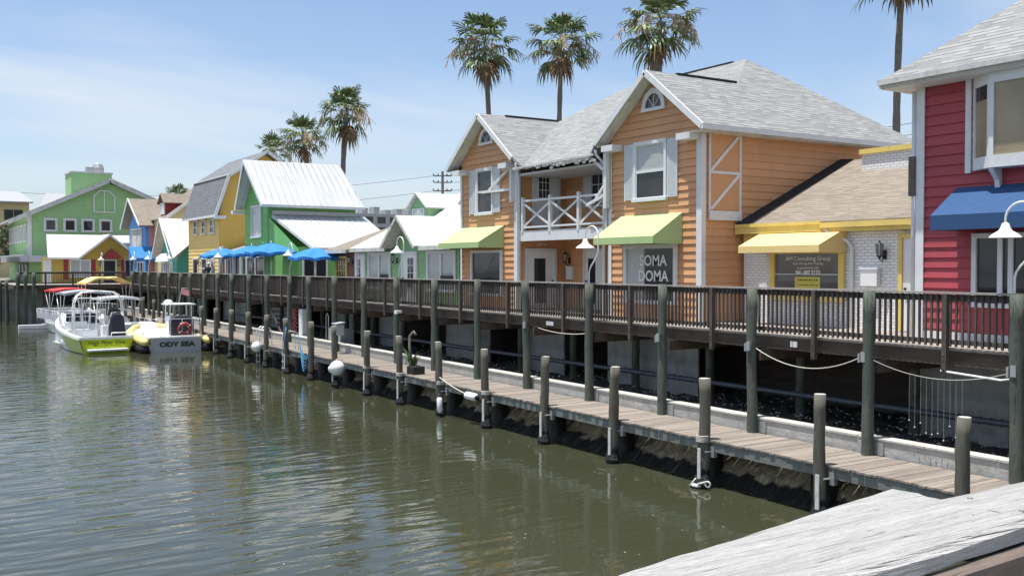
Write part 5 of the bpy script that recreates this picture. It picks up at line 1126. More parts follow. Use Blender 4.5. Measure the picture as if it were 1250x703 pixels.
# ------------------------------------------------------------------ umbrellas
def umbrella(x, y, z, r, label):
    t = thing('blue_umbrella', label, 'umbrella', (x, y, DECK), 'blue umbrellas on the boardwalk'); b = MB(); n = 8; K = 5
    def P(i, k, dz=0): 
        a = 2 * math.pi * i / (n * 4) ; ridge = 1 - .035 * (1 - abs(math.cos(n * a / 2))) * 2; rr_ = r * k / K; sagz = .10 * (1 - abs(math.cos(n * a / 2))) * (k / K)
        return (x + rr_ * ridge * math.cos(a), y + rr_ * ridge * math.sin(a), z - (.44 * (k / K) ** 1.35) * r / 1.35 - sagz + dz)
    for i in range(n * 4):
        for k in range(K): b.poly([P(i, k), P(i + 1, k), P(i + 1, k + 1), P(i, k + 1)])
        p, q = V(P(i, K)), V(P(i + 1, K)); dz = V((0, 0, -.13 - .03 * (i % 2))); b.poly([p, q, q + V((0, 0, -.14)), p + V((0, 0, -.14))])
    b.build('canopy', 'canvas_blue', t, True); b = MB(); b.tube([(x, y, DECK), (x, y, z + .06)], .025, 8); b.sphere((x, y, z + .06), .05, 8, 6); b.build('pole', 'alu', t, True)
    b = MB()
    for i in range(n): a = 2 * math.pi * i / n; b.bar((x, y, z - .05), (x + r * .97 * math.cos(a), y + r * .97 * math.sin(a), z - .42 * r / 1.35), .015, .015)
    b.build('ribs', 'alu', t)
umbrella(17.9, 63.0, 5.98, 1.45, 'leftmost blue umbrella above the two people')
umbrella(17.8, 56.6, 6.01, 1.4, 'blue umbrella before the corner of the bright green house, left of the middle pair')
umbrella(17.9, 53.4, 6.11, 1.5, 'higher blue umbrella of the middle pair before the lean-to')
umbrella(17.8, 46.4, 5.74, 1.38, 'rightmost blue umbrella before the tan roofed plum shop')
t = thing('patio_table', 'round table under the rightmost blue umbrella', 'table', (17.8, 46.4, DECK)); b = MB(); b.lathe((17.8, 46.4, DECK + .78), [(0, 0), (.5, 0), (.5, .03), (0, .03)], 18); b.build('table_top', 'dock', t); b = MB(); 
for a in (0, 2.1, 4.2): b.tube([(17.8 + .35 * math.cos(a), 46.4 + .35 * math.sin(a), DECK), (17.8 + .1 * math.cos(a), 46.4 + .1 * math.sin(a), DECK + .78)], .02, 6)
b.build('legs', 'black', t)

# ------------------------------------------------------------------ people
def person(x, y, face, shirt, label, cap):
    t = thing('person', label, 'person', (x, y, DECK)); z = DECK
    J = {'pel': (0, 0, .95), 'wai': (0, 0, 1.12), 'che': (0, .02, 1.36), 'nek': (0, .02, 1.50), 'hea': (0, .05, 1.60), 'top': (0, .05, 1.71)}
    for s, n in ((-1, 'l'), (1, 'r')):
        J.update({n + 'hip': (s * .10, 0, .90), n + 'kne': (s * .11, .03, .50), n + 'ank': (s * .11, 0, .09), n + 'toe': (s * .12, .16, .04), n + 'sho': (s * .18, .01, 1.42), n + 'elb': (s * .25, -.02, 1.14), n + 'wri': (s * .22, .16, .98), n + 'han': (s * .20, .25, 1.0)})
    rad = {'pel': .145, 'wai': .125, 'che': .15, 'nek': .055, 'hea': .085, 'top': .07, 'hip': .085, 'kne': .055, 'ank': .04, 'toe': .035, 'sho': .065, 'elb': .042, 'wri': .03, 'han': .035}
    E = [('pel', 'wai'), ('wai', 'che'), ('che', 'nek'), ('nek', 'hea'), ('hea', 'top')]
    for n in 'lr': E += [('pel', n + 'hip'), (n + 'hip', n + 'kne'), (n + 'kne', n + 'ank'), (n + 'ank', n + 'toe'), ('che', n + 'sho'), (n + 'sho', n + 'elb'), (n + 'elb', n + 'wri'), (n + 'wri', n + 'han')]
    ks = list(J); me = bpy.data.meshes.new('tmp'); me.from_pydata([J[k] for k in ks], [(ks.index(a), ks.index(c)) for a, c in E], [])
    o = bpy.data.objects.new('tmp', me); COL.objects.link(o); o.modifiers.new('s', 'SKIN'); sv = me.skin_vertices[0].data
    for i, k in enumerate(ks): r = rad.get(k, rad.get(k[1:], .05)); sv[i].radius = (r, r * (.75 if k in ('che', 'wai', 'pel') else 1)); sv[i].use_root = (k == 'pel')
    u = o.modifiers.new('u', 'SUBSURF'); u.levels = 2; dg = bpy.context.evaluated_depsgraph_get(); m2 = bpy.data.meshes.new_from_object(o.evaluated_get(dg)); bpy.data.objects.remove(o)
    m2.materials.clear()
    for k in (shirt, 'skin', 'trousers'): m2.materials.append(M[k])
    for p in m2.polygons:
        c = p.center; p.use_smooth = True; p.material_index = 2 if c.z < .98 and abs(c.x) < .19 and c.y < .12 or c.z < .6 else (1 if c.z > 1.49 or (c.z < 1.16 and abs(c.x) > .15) else 0)
    bo = bpy.data.objects.new('body', m2); COL.objects.link(bo); bo.parent = t; bo.location = (0, 0, 0); bo.rotation_euler = (0, 0, face); ORG[bo.name_full] = V((x, y, DECK))
    hc = Matrix.Rotation(face, 3, 'Z') @ V((0, .05, 1.70)) + V((x, y, DECK)); fw = Matrix.Rotation(face, 3, 'Z') @ V((0, 1, 0))
    b = MB(); b.sphere(hc, .105, 14, 8, (1, 1.08, .75)); b.build('hair' if not cap else 'cap', 'white' if cap else 'black', t, True)
    if cap: b = MB(); b.lathe(hc + fw * .09 + V((0, 0, -.01)), [(0, .012), (.09, .006), (.095, 0), (0, 0)], 14); b.build('cap_peak', 'white', t, True)
    fc = Matrix.Rotation(face, 3, 'Z') @ V((0, .145, 1.63)) + V((x, y, DECK)); b = MB(); b.sphere(fc, .018, 6, 4, (.8, 1, 1.3)); 
    b.build('nose', 'skin', t, True)
person(17.35, 63.2, R(60), 'shirt', 'person in a white shirt and white cap standing at the railing, right one of two', True)
person(17.45, 64.7, R(-40), 'darkshirt', 'person in a black top and pale cap standing left of the one in white', True)

# ------------------------------------------------------------------ boats   (local: bow +Y, z=0 water)
class Xf:
    def __init__(s, loc, rz): s.m = Matrix.Translation(loc) @ Matrix.Rotation(rz, 4, 'Z')
    def __call__(s, mbx):
        mbx.v = [tuple(s.m @ V(v)) for v in mbx.v]; return mbx
def hull_rings(L, B, h0, h1, flare=.82, bowp=2.2, nst=16, keel=-.25, rake=.12):
    """returns per station: y offsets and (half beam, sheer z, chine half, chine z, keel z)"""
    out = []
    for i in range(nst + 1):
        u = i / nst; w = B / 2 * (1 - max(0, (u - .35) / .65) ** bowp) * (1 - .04 * (1 - min(1, u / .3))); w = max(w, .02)
        sh = h0 + (h1 - h0) * u ** 1.5; ch = .02 + .5 * max(0, u - .55) ** 1.5 * h1
        out.append((u, w, sh, w * flare * (1 - .35 * u ** 3), ch, keel + max(0, u - .8) * 1.2 * abs(keel)))
    return out
def make_hull(t, X, L, B, h0, h1, side, floor=.35, gun=.22, fore=.62, rake=.5, top='gel', stern=None):
    st = hull_rings(L, B, h0, h1); b = MB(); D = MB()
    def yy(u, z): return L * u + rake * u * u * (z / h1 - .5)
    R_ = []
    for (u, w, sh, cw, ch, kz) in st: R_.append([(-w, yy(u, sh), sh), (-cw, yy(u, ch), ch), (0, yy(u, kz), kz), (cw, yy(u, ch), ch), (w, yy(u, sh), sh)])
    for i in range(len(R_) - 1):
        for k in range(4): b.poly([R_[i][k], R_[i + 1][k], R_[i + 1][k + 1], R_[i][k + 1]])
    b.poly(R_[0]); X(b).build('hull', side, t)
    for i in range(len(st) - 1):      # rub rail, gunwale, cockpit walls, foredeck
        for s in (-1, 1):
            def G(j, f, dz=0.): u, w, sh = st[j][:3]; return (s * max(w - f, 0), yy(u, sh), sh + dz)
            D.poly([G(i, -.03, .03), G(i + 1, -.03, .03), G(i + 1, -.03, -.10), G(i, -.03, -.10)])
            if st[i][0] < fore: D.poly([G(i, -.03, .03), G(i + 1, -.03, .03), G(i + 1, gun, .05), G(i, gun, .05)]); p, q = G(i, gun, .05), G(i + 1, gun, .05); D.poly([p, q, (q[0], q[1], floor), (p[0], p[1], floor)])
            else: p, q = G(i, -.03, .03), G(i + 1, -.03, .03); D.poly([p, q, (0, q[1], q[2] + .14), (0, p[1], p[2] + .14)])
    f = int(fore * (len(st) - 1)) + 1; w0 = st[0][1]
    D.box(-w0 - .03, w0 + .03, -.03, .28, h0 - .08, h0 + .05); D.poly([(-w0, .28, h0), (w0, .28, h0), (w0, .28, floor), (-w0, .28, floor)])
    wf = st[f][1]; yf = yy(st[f][0], st[f][2]); D.poly([(-wf, yf, floor), (wf, yf, floor), (wf, yf, st[f][2] + .05), (0, yf, st[f][2] + .14), (-wf, yf, st[f][2] + .05)])
    D.poly([(-B / 2 * .93, .2, floor), (B / 2 * .93, .2, floor), (B / 2 * .9, yf, floor), (-B / 2 * .9, yf, floor)]); X(D).build('deck', top, t)
    return st
def seat(t, X, x0, x1, y0, y1, z0, z1, m='gel', back=None):
    b = MB(); b.box(x0, x1, y0, y1, z0, z1); 
    if back: b.box(x0, x1, y0 if back < 0 else y1 - .12, y0 + .12 if back < 0 else y1, z1, z1 + .42)
    X(b).build('seat', m, t, bevel=.03)
def bimini(t, X, x0, x1, y0, y1, z, m, zb, bow=.14, wave=0, tube_m='alu'):
    b = MB(); n, k = 10, 8
    def P(i, j, dz=0):
        u, v = i / n, j / k; return (x0 + (x1 - x0) * u, y0 + (y1 - y0) * v, z + bow * math.sin(math.pi * u) - .05 * abs(2 * v - 1) ** 2 + wave * math.cos(4 * math.pi * u) * -.5 + dz)
    for i in range(n):
        for j in range(k): b.poly([P(i, j), P(i + 1, j), P(i + 1, j + 1), P(i, j + 1)]); b.poly([P(i, j, -.03), P(i, j + 1, -.03), P(i + 1, j + 1, -.03), P(i + 1, j, -.03)])
    for j in range(k):
        for i in (0, n): b.poly([P(i, j, 0), P(i, j + 1, 0), P(i, j + 1, -.13), P(i, j, -.13)])
    for i in range(n):
        for j in (0, k): b.poly([P(i, j, 0), P(i + 1, j, 0), P(i + 1, j, -.14), P(i, j, -.14)])
    X(b).build('canopy', m, t, True)
    b = MB(); ym = (y0 + y1) / 2
    for s in (x0 + .05, x1 - .05):
        for ya, yb in ((y0 + .05, ym - .1), (ym, ym), (y1 - .05, ym + .1)): b.tube([(s, ya, z - .05), (s, yb, zb)], .02, 6)
    X(b).build('canopy_frame', tube_m, t, True)
def rail_run(b, pts, z0, z1, r=.016, step=1):
    b.tube([(p[0], p[1], z1) for p in pts], r, 6)
    for p in pts[::step]: b.tube([(p[0], p[1], z0), (p[0], p[1], z1)], r * .8, 6)

# lime stern parasail boat
loc = (9.9, 57.3, 0); rzb = R(6); X = Xf(loc, rzb)
t = thing('lime_boat', 'white power boat with lime green stern and curved white arch, nearest boat at left', 'boat', loc)
st = make_hull(t, X, 9.2, 2.95, .88, 1.75, 'gel', floor=.35, fore=.66)
b = MB(); b.prism([(-1.40, -.035, .80), (1.40, -.035, .80), (1.15, -.035, -.02), (0, -.035, -.12), (-1.15, -.035, -.02)], (0, .03, 0)); tr = X(b).build('transom', 'lime', t)
for s in (-1, 1):
    b = MB(); pts = [(s * 1.43, .0), (s * 1.475, 1.2), (s * 1.48, 2.6), (s * 1.475, 3.6)]
    for i in range(3): p, q = pts[i], pts[i + 1]; b.prism([(p[0] * 1.0 + s * .012, p[1], .80 + .02 * i), (q[0] + s * .012, q[1], .82 + .02 * i), (q[0] * .83 + s * .03, q[1], .06 + .28 * (i == 2)), (p[0] * .83 + s * .03, p[1], .06)], (s * .01, 0, 0))
    X(b).build('side_stripe', 'lime', t)
b = MB(); b.box(-1.05, 1.05, -.38, -.04, .16, .28); X(b).build('swim_step', 'white', t, bevel=.03)
dirx = V((math.cos(rzb), math.sin(rzb), 0))
text(t, 'High Flyer One', .30, 'letter_dark', X.m @ V((0, -.045, .60)), dirx, .006, sx=1.05)
b = MB(); b.box(-.8, .8, -.040, -.037, .43, .445); X(b).build('pin_line', 'letter_dark', t)
b = MB()
for s in (-1, 1):
    for yy_ in (1.4, 1.75): b.tube([(s * 1.36, yy_ - .1, .9), (s * 1.34, yy_, 1.9), (s * 1.28, yy_ + .06, 2.75), (s * 1.12, yy_ + .1, 3.15), (s * .85, yy_ + .1, 3.34), (0, yy_ + .1, 3.42)], .038, 8)
    for z in (1.3, 1.7, 2.1, 2.5, 2.9): b.bar((s * 1.33, 1.38, z), (s * 1.33, 1.78, z), .03, .03)
X(b).build('arch', 'white', t, True)
b = MB(); b.box(-1.2, 1.2, 1.5, 2.2, 3.0, 3.03); b.tube([(-.75, 1.6, .4), (-.9, 1.6, 3.3)], .03, 6); b.tube([(-.3, 3.3, .9), (-.75, 3.0, 3.1)], .03, 6); b.tube([(.3, 3.3, .9), (.4, 3.0, 3.1)], .03, 6); b.tube([(-.1, 3.3, .9), (0, 3.0, 3.1)], .03, 6); X(b).build('tower', 'white', t)
seat(t, X, -1.15, -.1, .9, 1.5, .35, .85, back=1); seat(t, X, -1.2, .0, 3.3, 3.9, .35, 1.2, back=1); seat(t, X, .05, .35, 1.0, 1.8, .35, 1.5)
b = MB(); b.prism([(.42, .6, .9), (1.22, .6, .9), (1.18, .75, 1.95), (.98, .85, 2.15), (.60, .85, 2.15), (.45, .75, 1.9)], (0, .55, 0)); X(b).build('winch_cover', 'vinyl_navy', t, bevel=.05)
b = MB(); b.tube([(.35, .45, .9), (.4, .45, 1.1), (1.25, .45, 1.1), (1.3, .45, .9)], .035, 6); b.tube([(.22, 1.0, .9), (.55, 1.0, 2.2), (1.1, 1.0, 2.25), (1.3, 1.0, 1.0)], .035, 6); X(b).build('winch_frame', 'white', t, True)
b = MB(); b.prism([(-1.0, 4.6, 1.3), (1.0, 4.6, 1.3), (.8, 5.2, 2.0), (-.8, 5.2, 2.0)], (0, .04, 0)); X(b).build('windscreen', 'glass', t); b = MB(); b.box(-1.05, 1.05, 4.3, 6.0, .9, 1.45); X(b).build('console', 'gel', t, bevel=.08)
bimini(t, X, -1.3, 1.3, 3.6, 5.6, 3.3, 'grey', 1.4)
b = MB()
for q in range(9): b.tube([(-1.2 + .28 * q, 3.9, 1.2), (-1.2 + .28 * q, 3.95, 1.9 + .1 * (q % 3))], .018, 5)
b.tube([(-1.2, 3.9, 1.9), (1.1, 3.9, 1.9)], .02, 5); X(b).build('rod_rack', 'alu', t)
b = MB(); b.sphere((-.7, 2.4, .62), .2, 10, 6, (1.3, 1, .8)); b.sphere((-.2, 2.6, .6), .17, 10, 6, (1, 1.4, .7)); b.box(-.9, -.4, 1.7, 2.0, .35, .75); X(b).build('gear_bags', 'pot', t)
b = MB(); b.box(-.4, .1, 2.0, 2.4, .35, .8); X(b).build('cooler', 'white', t, bevel=.04)
b = MB(); rail_run(b, [(-1.3, 4.8), (-1.2, 6.2), (-.85, 7.6), (-.3, 8.8), (.3, 8.8), (.85, 7.6), (1.2, 6.2), (1.3, 4.8)], 1.4, 2.05); X(b).build('bow_rail', 'alu', t, True)

# grey inflatable sided boat
loc = (13.35, 56.2, 0); X = Xf(loc, R(-1))
t = thing('inflatable_boat', 'grey and white dive boat with yellow inflatable side tubes and a red life ring', 'boat', loc)
b = MB(); b.prism([(-1.38, 0, -.2), (-1.38, 0, .78), (1.38, 0, .78), (1.38, 0, -.2)], (0, 5.6, 0)); X(b).build('hull', 'hullgrey', t)
b = MB(); b.box(-1.45, 1.45, -.02, 6.0, .78, .86); b.prism([(-1.3, 6, .8), (1.3, 6, .8), (.5, 7.6, .9), (-.5, 7.6, .9)], (0, 0, .1)); X(b).build('deck', 'gel', t)
b = MB()
for s in (-1, 1):
    b.tube([(s * 1.72, -.45, .60), (s * 1.72, -.3, .62), (s * 1.72, 0, .64), (s * 1.72, 3.5, .68), (s * 1.55, 5.4, .8), (s * 1.0, 6.9, 1.0), (s * .25, 7.8, 1.15)], [.07, .20, .24, .24, .21, .17, .14], 14)
X(b).build('side_tube', 'tube_yellow', t, True)
b = MB()
for s in (-1, 1): b.tube([(s * 1.70, -.32, .26), (s * 1.70, 0, .22), (s * 1.70, 4.5, .25), (s * 1.3, 6.4, .5)], [.2, .30, .30, .22], 12)
X(b).build('lower_tube', 'rubber', t, True)
text(t, 'ODY SEA', .36, 'letter_dark', X.m @ V((.05, -.01, .44)), (math.cos(R(-1)), math.sin(R(-1)), 0), .02, bold=.016, sx=1.3)
b = MB(); rail_run(b, [(-1.38, .05), (-.85, .05), (-.3, .05), (.35, .05), (.9, .05), (1.38, .05), (1.38, 1.6), (1.38, 3.0), (1.38, 4.4)], .86, 1.86); rail_run(b, [(-1.38, .05), (-1.38, 1.6), (-1.38, 3.0), (-1.38, 4.4)], .86, 1.86); X(b).build('guard_rail', 'alu', t, True)
b = MB(); b.torus((.45, -.06, 1.30), .29, .085, (0, 1, .1), 28, 10); lr = X(b).build('life_ring', 'ring', t, True)
b = MB()
for a in (0, 1.57, 3.14, 4.71): b.torus((.45 + .29 * math.cos(a + .6), -.06, 1.30 + .29 * math.sin(a + .6)), .093, .018, (-math.sin(a + .6), 0, math.cos(a + .6)), 12, 5)
X(b).build('ring_band', 'white', lr)
b = MB(); b.prism([(-.05, .9, .86), (1.2, .9, .86), (1.2, .95, 1.75), (1.0, 1.0, 1.98), (.2, 1.0, 1.98), (-.05, .95, 1.75)], (0, .7, 0)); X(b).build('engine_cover', 'vinyl_navy', t, bevel=.06)
b = MB(); b.prism([(-1.2, 2.6, .86), (-.2, 2.6, .86), (-.3, 4.0, 1.5), (-1.1, 4.0, 1.5)], (0, 1.2, 0)); X(b).build('bow_cover', 'gel', t, bevel=.1)
b = MB(); b.box(.15, 1.25, 2.4, 3.3, .86, 1.9); X(b).build('console', 'gel', t, bevel=.06)
b = MB(); b.box(-.05, 1.55, 1.9, 3.6, 2.55, 2.62); 
for x in (.1, 1.35):
    for y in (2.1, 3.3): b.bar((x, y, .86), (x * .95 + .05, y, 2.56), .05, .05)
X(b).build('hard_top', 'white', t); b = MB(); b.lathe((.2, 2.9, 2.62), [(.25, 0), (.25, .12), (.15, .22), (0, .24)], 12); X(b).build('radar_dome', 'white', t, True)
b = MB(); b.tube([(.9, 3.4, 2.6), (1.15, 3.5, 3.55)], .014, 5); fp = X(b).build('flag_pole', 'alu', t); b = MB()
for i in range(5): b.prism([(1.1 + .09 * i, 3.5 + .02 * math.sin(i), 3.5 - .03 * i), (1.19 + .09 * i, 3.5 + .02 * math.sin(i + 1), 3.47 - .03 * i), (1.19 + .09 * i, 3.5 + .02 * math.sin(i + 1), 3.12 - .03 * i), (1.1 + .09 * i, 3.5 + .02 * math.sin(i), 3.15 - .03 * i)], (0, .004, 0))
X(b).build('flag', 'pink', fp)

def small_boat(name, label, loc, rz, L, B, h0, h1, side, top_m, top, extra=None, wave=0, bow=.14):
    X = Xf(loc, rz); t = thing(name, label, 'boat', loc); make_hull(t, X, L, B, h0, h1, side, floor=.3, fore=.7)
    seat(t, X, -.9, .9, .5, 1.1, .3, .75, back=-1); seat(t, X, -.7, .7, 2.4, 3.0, .3, 1.0, back=1)
    b = MB(); b.box(-.5, .5, 3.4, 4.1, .3, 1.5); X(b).build('console', 'gel', t, bevel=.06); b = MB(); b.prism([(-.5, 4.0, 1.5), (.5, 4.0, 1.5), (.4, 4.2, 2.0), (-.4, 4.2, 2.0)], (0, .03, 0)); X(b).build('windscreen', 'glass', t)
    bimini(t, X, *top, top_m, .9, wave=wave, bow=bow)
    b = MB(); b.prism([(-.22, -.5, .3), (.22, -.5, .3), (.22, -.5, 1.15), (-.22, -.5, 1.15)], (0, .55, 0)); X(b).build('outboard', 'rubber' if side != 'gel' else 'white', t, bevel=.06)
    b = MB(); rail_run(b, [(-B / 2 + .15, L * .4), (-B / 2 + .25, L * .6), (-B / 4, L * .85), (B / 4, L * .85), (B / 2 - .25, L * .6), (B / 2 - .15, L * .4)], h0, h1 + .55); X(b).build('bow_rail', 'alu', t, True)
    return t, X
small_boat('centre_console_boat', 'white boat under a flat white canopy moored beyond the dive boat', (12.6, 66.0, 0), R(2), 7.0, 2.5, .8, 1.3, 'gel', 'gel', (-1.25, 1.25, 1.5, 4.2, 2.72))
small_boat('yellow_canopy_boat', 'white boat under a scalloped pale yellow canopy', (13.3, 75.0, 0), R(3), 7.2, 2.6, .9, 1.4, 'gel', 'bimini_yellow', (-1.6, 1.6, .8, 3.6, 3.66), wave=.12, bow=.40)
loc = (10.9, 74.0, 0); X = Xf(loc, R(5)); t = thing('pontoon_boat', 'white and grey pontoon boat under a bright red canopy', 'boat', loc)
make_hull(t, X, 8.2, 2.5, .75, .95, 'gel', floor=.5, fore=.8)
b = MB(); 
for s in (-1.2, 1.2): b.box(s - .02, s + .02, .4, 7.0, .95, 1.55)
b.box(-1.2, 1.2, 6.96, 7.0, .95, 1.55); X(b).build('side_panel', 'hullgrey', t); b = MB(); rail_run(b, [(-1.22, .4), (-1.22, 2), (-1.22, 4), (-1.22, 5.6), (-1.22, 7.02), (0, 7.02), (1.22, 7.02), (1.22, 4), (1.22, .4)], .8, 1.62, .022); X(b).build('guard_rail', 'white', t, True)
seat(t, X, -1.1, -.4, 1.0, 2.6, .5, 1.15); seat(t, X, .4, 1.1, 4.2, 6.4, .5, 1.2); bimini(t, X, -1.3, 1.3, 1.2, 4.2, 3.12, 'bimini_red', 1.6, tube_m='white')
b = MB(); b.box(-.22, .22, -.5, .0, .3, 1.3); X(b).build('outboard', 'white', t, bevel=.06)

plain('mooring_line', MB().tube(sag((14.7, 56.3, .9), (14.95, 53.8, 1.35), .12), .016, 5), 'rope', 'pale mooring line from the dive boat stern to a short piling', 'rope', smooth=True)
plain('mooring_line', MB().tube(sag((11.3, 57.5, .92), (11.95, 56.4, .85), .10), .018, 5), 'rope', 'pale line joining the lime boat stern to the dive boat', 'rope', smooth=True)
plain('mooring_line', MB().tube(sag((14.75, 60.5, 1.0), (14.95, 62.9, 1.6), .15), .016, 5), 'rope_blue', 'blue mooring line from the dive boat side forward to a short piling', 'rope', smooth=True)
fender((11.50, 58.6, .55), (.05, 0, 1), 'white fender hanging between the lime boat and the dive boat', .13, .6)
# ------------------------------------------------------------------ far end: corner of the boardwalk, pier and float
t = struct(thing('far_boardwalk', 'x', 'x', (12, 88, DECK))); del t['label']; del t['category']
b = MB(); b.box(8.2, 16.85, 87.2, 94.9, DECK - .06, DECK); b.box(7.2, 10.4, 94.9, 140, DECK - .06, DECK); b.build('deck_boards', 'deck', t); b = MB(); b.box(8.2, 16.85, 87.1, 87.18, 2.95, DECK - .005); b.box(8.1, 8.18, 87.1, 140, 2.95, DECK - .005); b.build('edge_beam', 'fascia', t)
railing('far_railing', 'dark railing on the far boardwalk corner facing down the canal', (8.4, 87.3, 0), (1, 0, 0), 8.2, 4, (0, 1, 0))
b = MB(); b.box(9.2, 18.9, 89.6, 90.3, -1.5, 1.5); struct(b.build('far_seawall', 'found'))
b = MB(); b.box(11.3, 18.8, 90.3, 94, 1.3, 2.4); struct(b.build('far_bank', 'gravel'))
for k, (x, y) in enumerate([(8.35, 86.9), (8.95, 86.95), (9.5, 86.9), (7.9, 90), (7.7, 94), (7.9, 98), (8.0, 102), (8.1, 106), (8.1, 110), (8.1, 115), (8.1, 120), (8.1, 126)]):
    b, *_ = pole_mb(x, y, -1, 4.3 if k < 3 else 3.6, .15, .05, k + 900, 10); plain('far_piling', b, 'pile', 'dark far piling at the canal corner, ' + ORD[k] + ' from the near end', 'piling', 'dark pilings at the far corner', True)
t = plain('float', MB().box(8.0, 10.6, 82.5, 83.1, .02, .30), 'trim', 'low white float lying on the water at the far left corner', 'float')
t = thing('pier_canopy', 'flat white canopy over the walk left of the green hall', 'canopy', (8.2, 110, DECK)); b = MB(); b.prism([(5.6, 98, 5.35), (10.0, 98, 5.75), (10.0, 118, 5.75), (5.6, 118, 5.35)], (0, 0, .12)); b.build('roof', 'white', t); b = MB()
for y in (98.5, 104, 110, 117): b.box(7.3, 7.45, y, y + .15, DECK, 5.4)
b.build('post', 'rail', t)
# ------------------------------------------------------------------ trees and palms
def broad_tree(name, loc, h, r, label, n=2600, seed=1, group=None):
    rr = random.Random(seed); t = thing(name, label, 'tree', loc, group); x, y, z = loc
    b = MB(); b.tube([(x, y, z), (x + .1, y, z + h * .3), (x, y + .1, z + h * .55)], [.22, .16, .1], 8)
    cl = []
    for i in range(16):
        a = rr.uniform(0, 6.28); q = rr.uniform(.2, .85) * r; c = V((x + q * math.cos(a), y + q * math.sin(a), z + h * rr.uniform(.35, .9))); cl.append((c, rr.uniform(.3, .5) * r)); b.tube([(x, y, z + h * .4), c], [.08, .02], 5)
    b.build('trunk', 'bark', t); f = MB()
    for i in range(n):
        c, q = rr.choice(cl); d = V((rr.gauss(0, 1), rr.gauss(0, 1), rr.gauss(0, 1))).normalized() * q * rr.uniform(.5, 1.05); p = c + d; s_ = rr.uniform(.09, .2); u = V((rr.gauss(0, 1), rr.gauss(0, 1), rr.gauss(0, .6))).normalized(); w = u.cross(V((rr.gauss(0, 1), rr.gauss(0, 1), rr.gauss(0, 1)))).normalized()
        f.poly([p - u * s_, p + w * s_ * .5, p + u * s_, p - w * s_ * .5])
    f.build('crown', 'foliage', t)
broad_tree('bushy_tree', (10.8, 139, 3.2), 7.0, 3.4, 'rounded green tree at the far left edge below the cream block', 3200, 4)
broad_tree('shrub', (13.9, 134, 3.2), 4.6, 2.2, 'lower shrub right of the tree at the far left edge', 1600, 5)
broad_tree('bushy_tree', (4.5, 152, 3.2), 6.0, 4.0, 'tree beyond the left edge of the picture', 2000, 6)

def palm(loc, top, r, label, seed, stalks=True, tr=.17, cut=None, nl=36):
    """loc = foot, top = crown centre"""
    rr = random.Random(seed); t = thing('fan_palm', label, 'palm tree', loc, 'tall fan palms behind the shops'); p0, p1 = V(loc), V(top)
    b = MB(); n = 34; pts = []; rs = []
    bend = V((rr.uniform(-.5, .5), rr.uniform(-.5, .5), 0))
    for i in range(n + 1):
        u = i / n; pts.append(p0.lerp(p1, u) + bend * math.sin(math.pi * u)); rs.append(tr * (1.25 - .35 * u) * (1 + .07 * rr.uniform(-1, 1)) + .08 * max(0, 1 - u * 12))
    b.tube(pts, rs, 10); b.build('trunk', 'trunk', t, True)
    def fan(f, base, d, Lp, Ls, droop, wdt, nseg=15):
        d = d.normalized(); s = d.cross(V((0, 0, 1)))
        s = V((1, 0, 0)) if s.length < .05 else s.normalized(); up = s.cross(d).normalized(); tip = base + d * Lp + V((0, 0, -droop * Lp * .25))
        f.bar(base, tip, .035, .025)
        for k in range(nseg):
            a = R(-82 + 164 * k / (nseg - 1)) + rr.uniform(-.05, .05); dd = (d * math.cos(a) + s * math.sin(a)).normalized(); L_ = Ls * (1 - .28 * abs(math.sin(a)) ) * rr.uniform(.85, 1.1)
            w = dd.cross(up).normalized() * wdt; zz_ = up * (.02 if k % 2 else -.02)
            m1 = tip + dd * L_ * .5 + zz_ * 2 + V((0, 0, -droop * L_ * .12)); e = tip + dd * L_ * .82 + V((0, 0, -droop * L_ * .42)); e2 = tip + dd * L_ * .92 + V((0, 0, -droop * L_ * .85))
            f.poly([tip - w * .3, tip + w * .3, m1 + w, m1 - w]); f.poly([m1 - w, m1 + w, e + w * .6, e - w * .6]); f.poly([e - w * .6, e + w * .6, e2])
    f = MB(); dd_ = MB()
    for i in range(nl):
        u = (i + .5) / nl; el = R(82) - u * R(120) + rr.uniform(-.1, .1); az = i * 2.39996 + rr.uniform(-.2, .2); d = V((math.cos(el) * math.cos(az), math.cos(el) * math.sin(az), math.sin(el)))
        if rr.random() < .12: continue
        Lp = r * rr.uniform(.34, .72); fan(f, p1 + V((0, 0, .15 * math.sin(el))), d, Lp, r * rr.uniform(.46, .72), rr.uniform(.15, .5) + .7 * u * rr.random(), r * .036, 13)
    f.build('crown', 'leaf', t)
    for i in range(rr.randint(4, 9)):
        az = rr.uniform(0, 6.28); el = R(rr.uniform(-84, -55)); d = V((math.cos(el) * math.cos(az), math.cos(el) * math.sin(az), math.sin(el))); fan(dd_, p1 + V((0, 0, -.25)), d, r * rr.uniform(.25, .5), r * rr.uniform(.4, .6), .8, r * .03, 9)
    dd_.build('dead_skirt', 'leaf_dead', t)
    if stalks:
        g = MB()
        for i in range(7):
            az = rr.uniform(0, 6.28); o = V((math.cos(az), math.sin(az), 0)); L_ = r * rr.uniform(.85, 1.15); pts = [p1 + o * L_ * u + V((0, 0, r * (.55 * u - 1.0 * u * u) + .2)) for u in (0, .25, .5, .75, 1)]; g.tube(pts, [.025, .02, .016, .012, .006], 4)
            for k in range(26):
                u = rr.uniform(.4, 1); q = p1 + o * L_ * u + V((0, 0, r * (.55 * u - 1.0 * u * u) + .2)); e = q + V((rr.uniform(-.25, .25), rr.uniform(-.25, .25), -rr.uniform(.15, .7))) * r * .6; g.bar(q, e, .014 * r, .014 * r)
        g.build('flower_stalk', 'flower', t)
    return t
def palm_at(x, y, z, foot, r, label, seed, **k):
    return palm((x + foot[0], y + foot[1], LAND), (x, y, z), r, label, seed, **k)
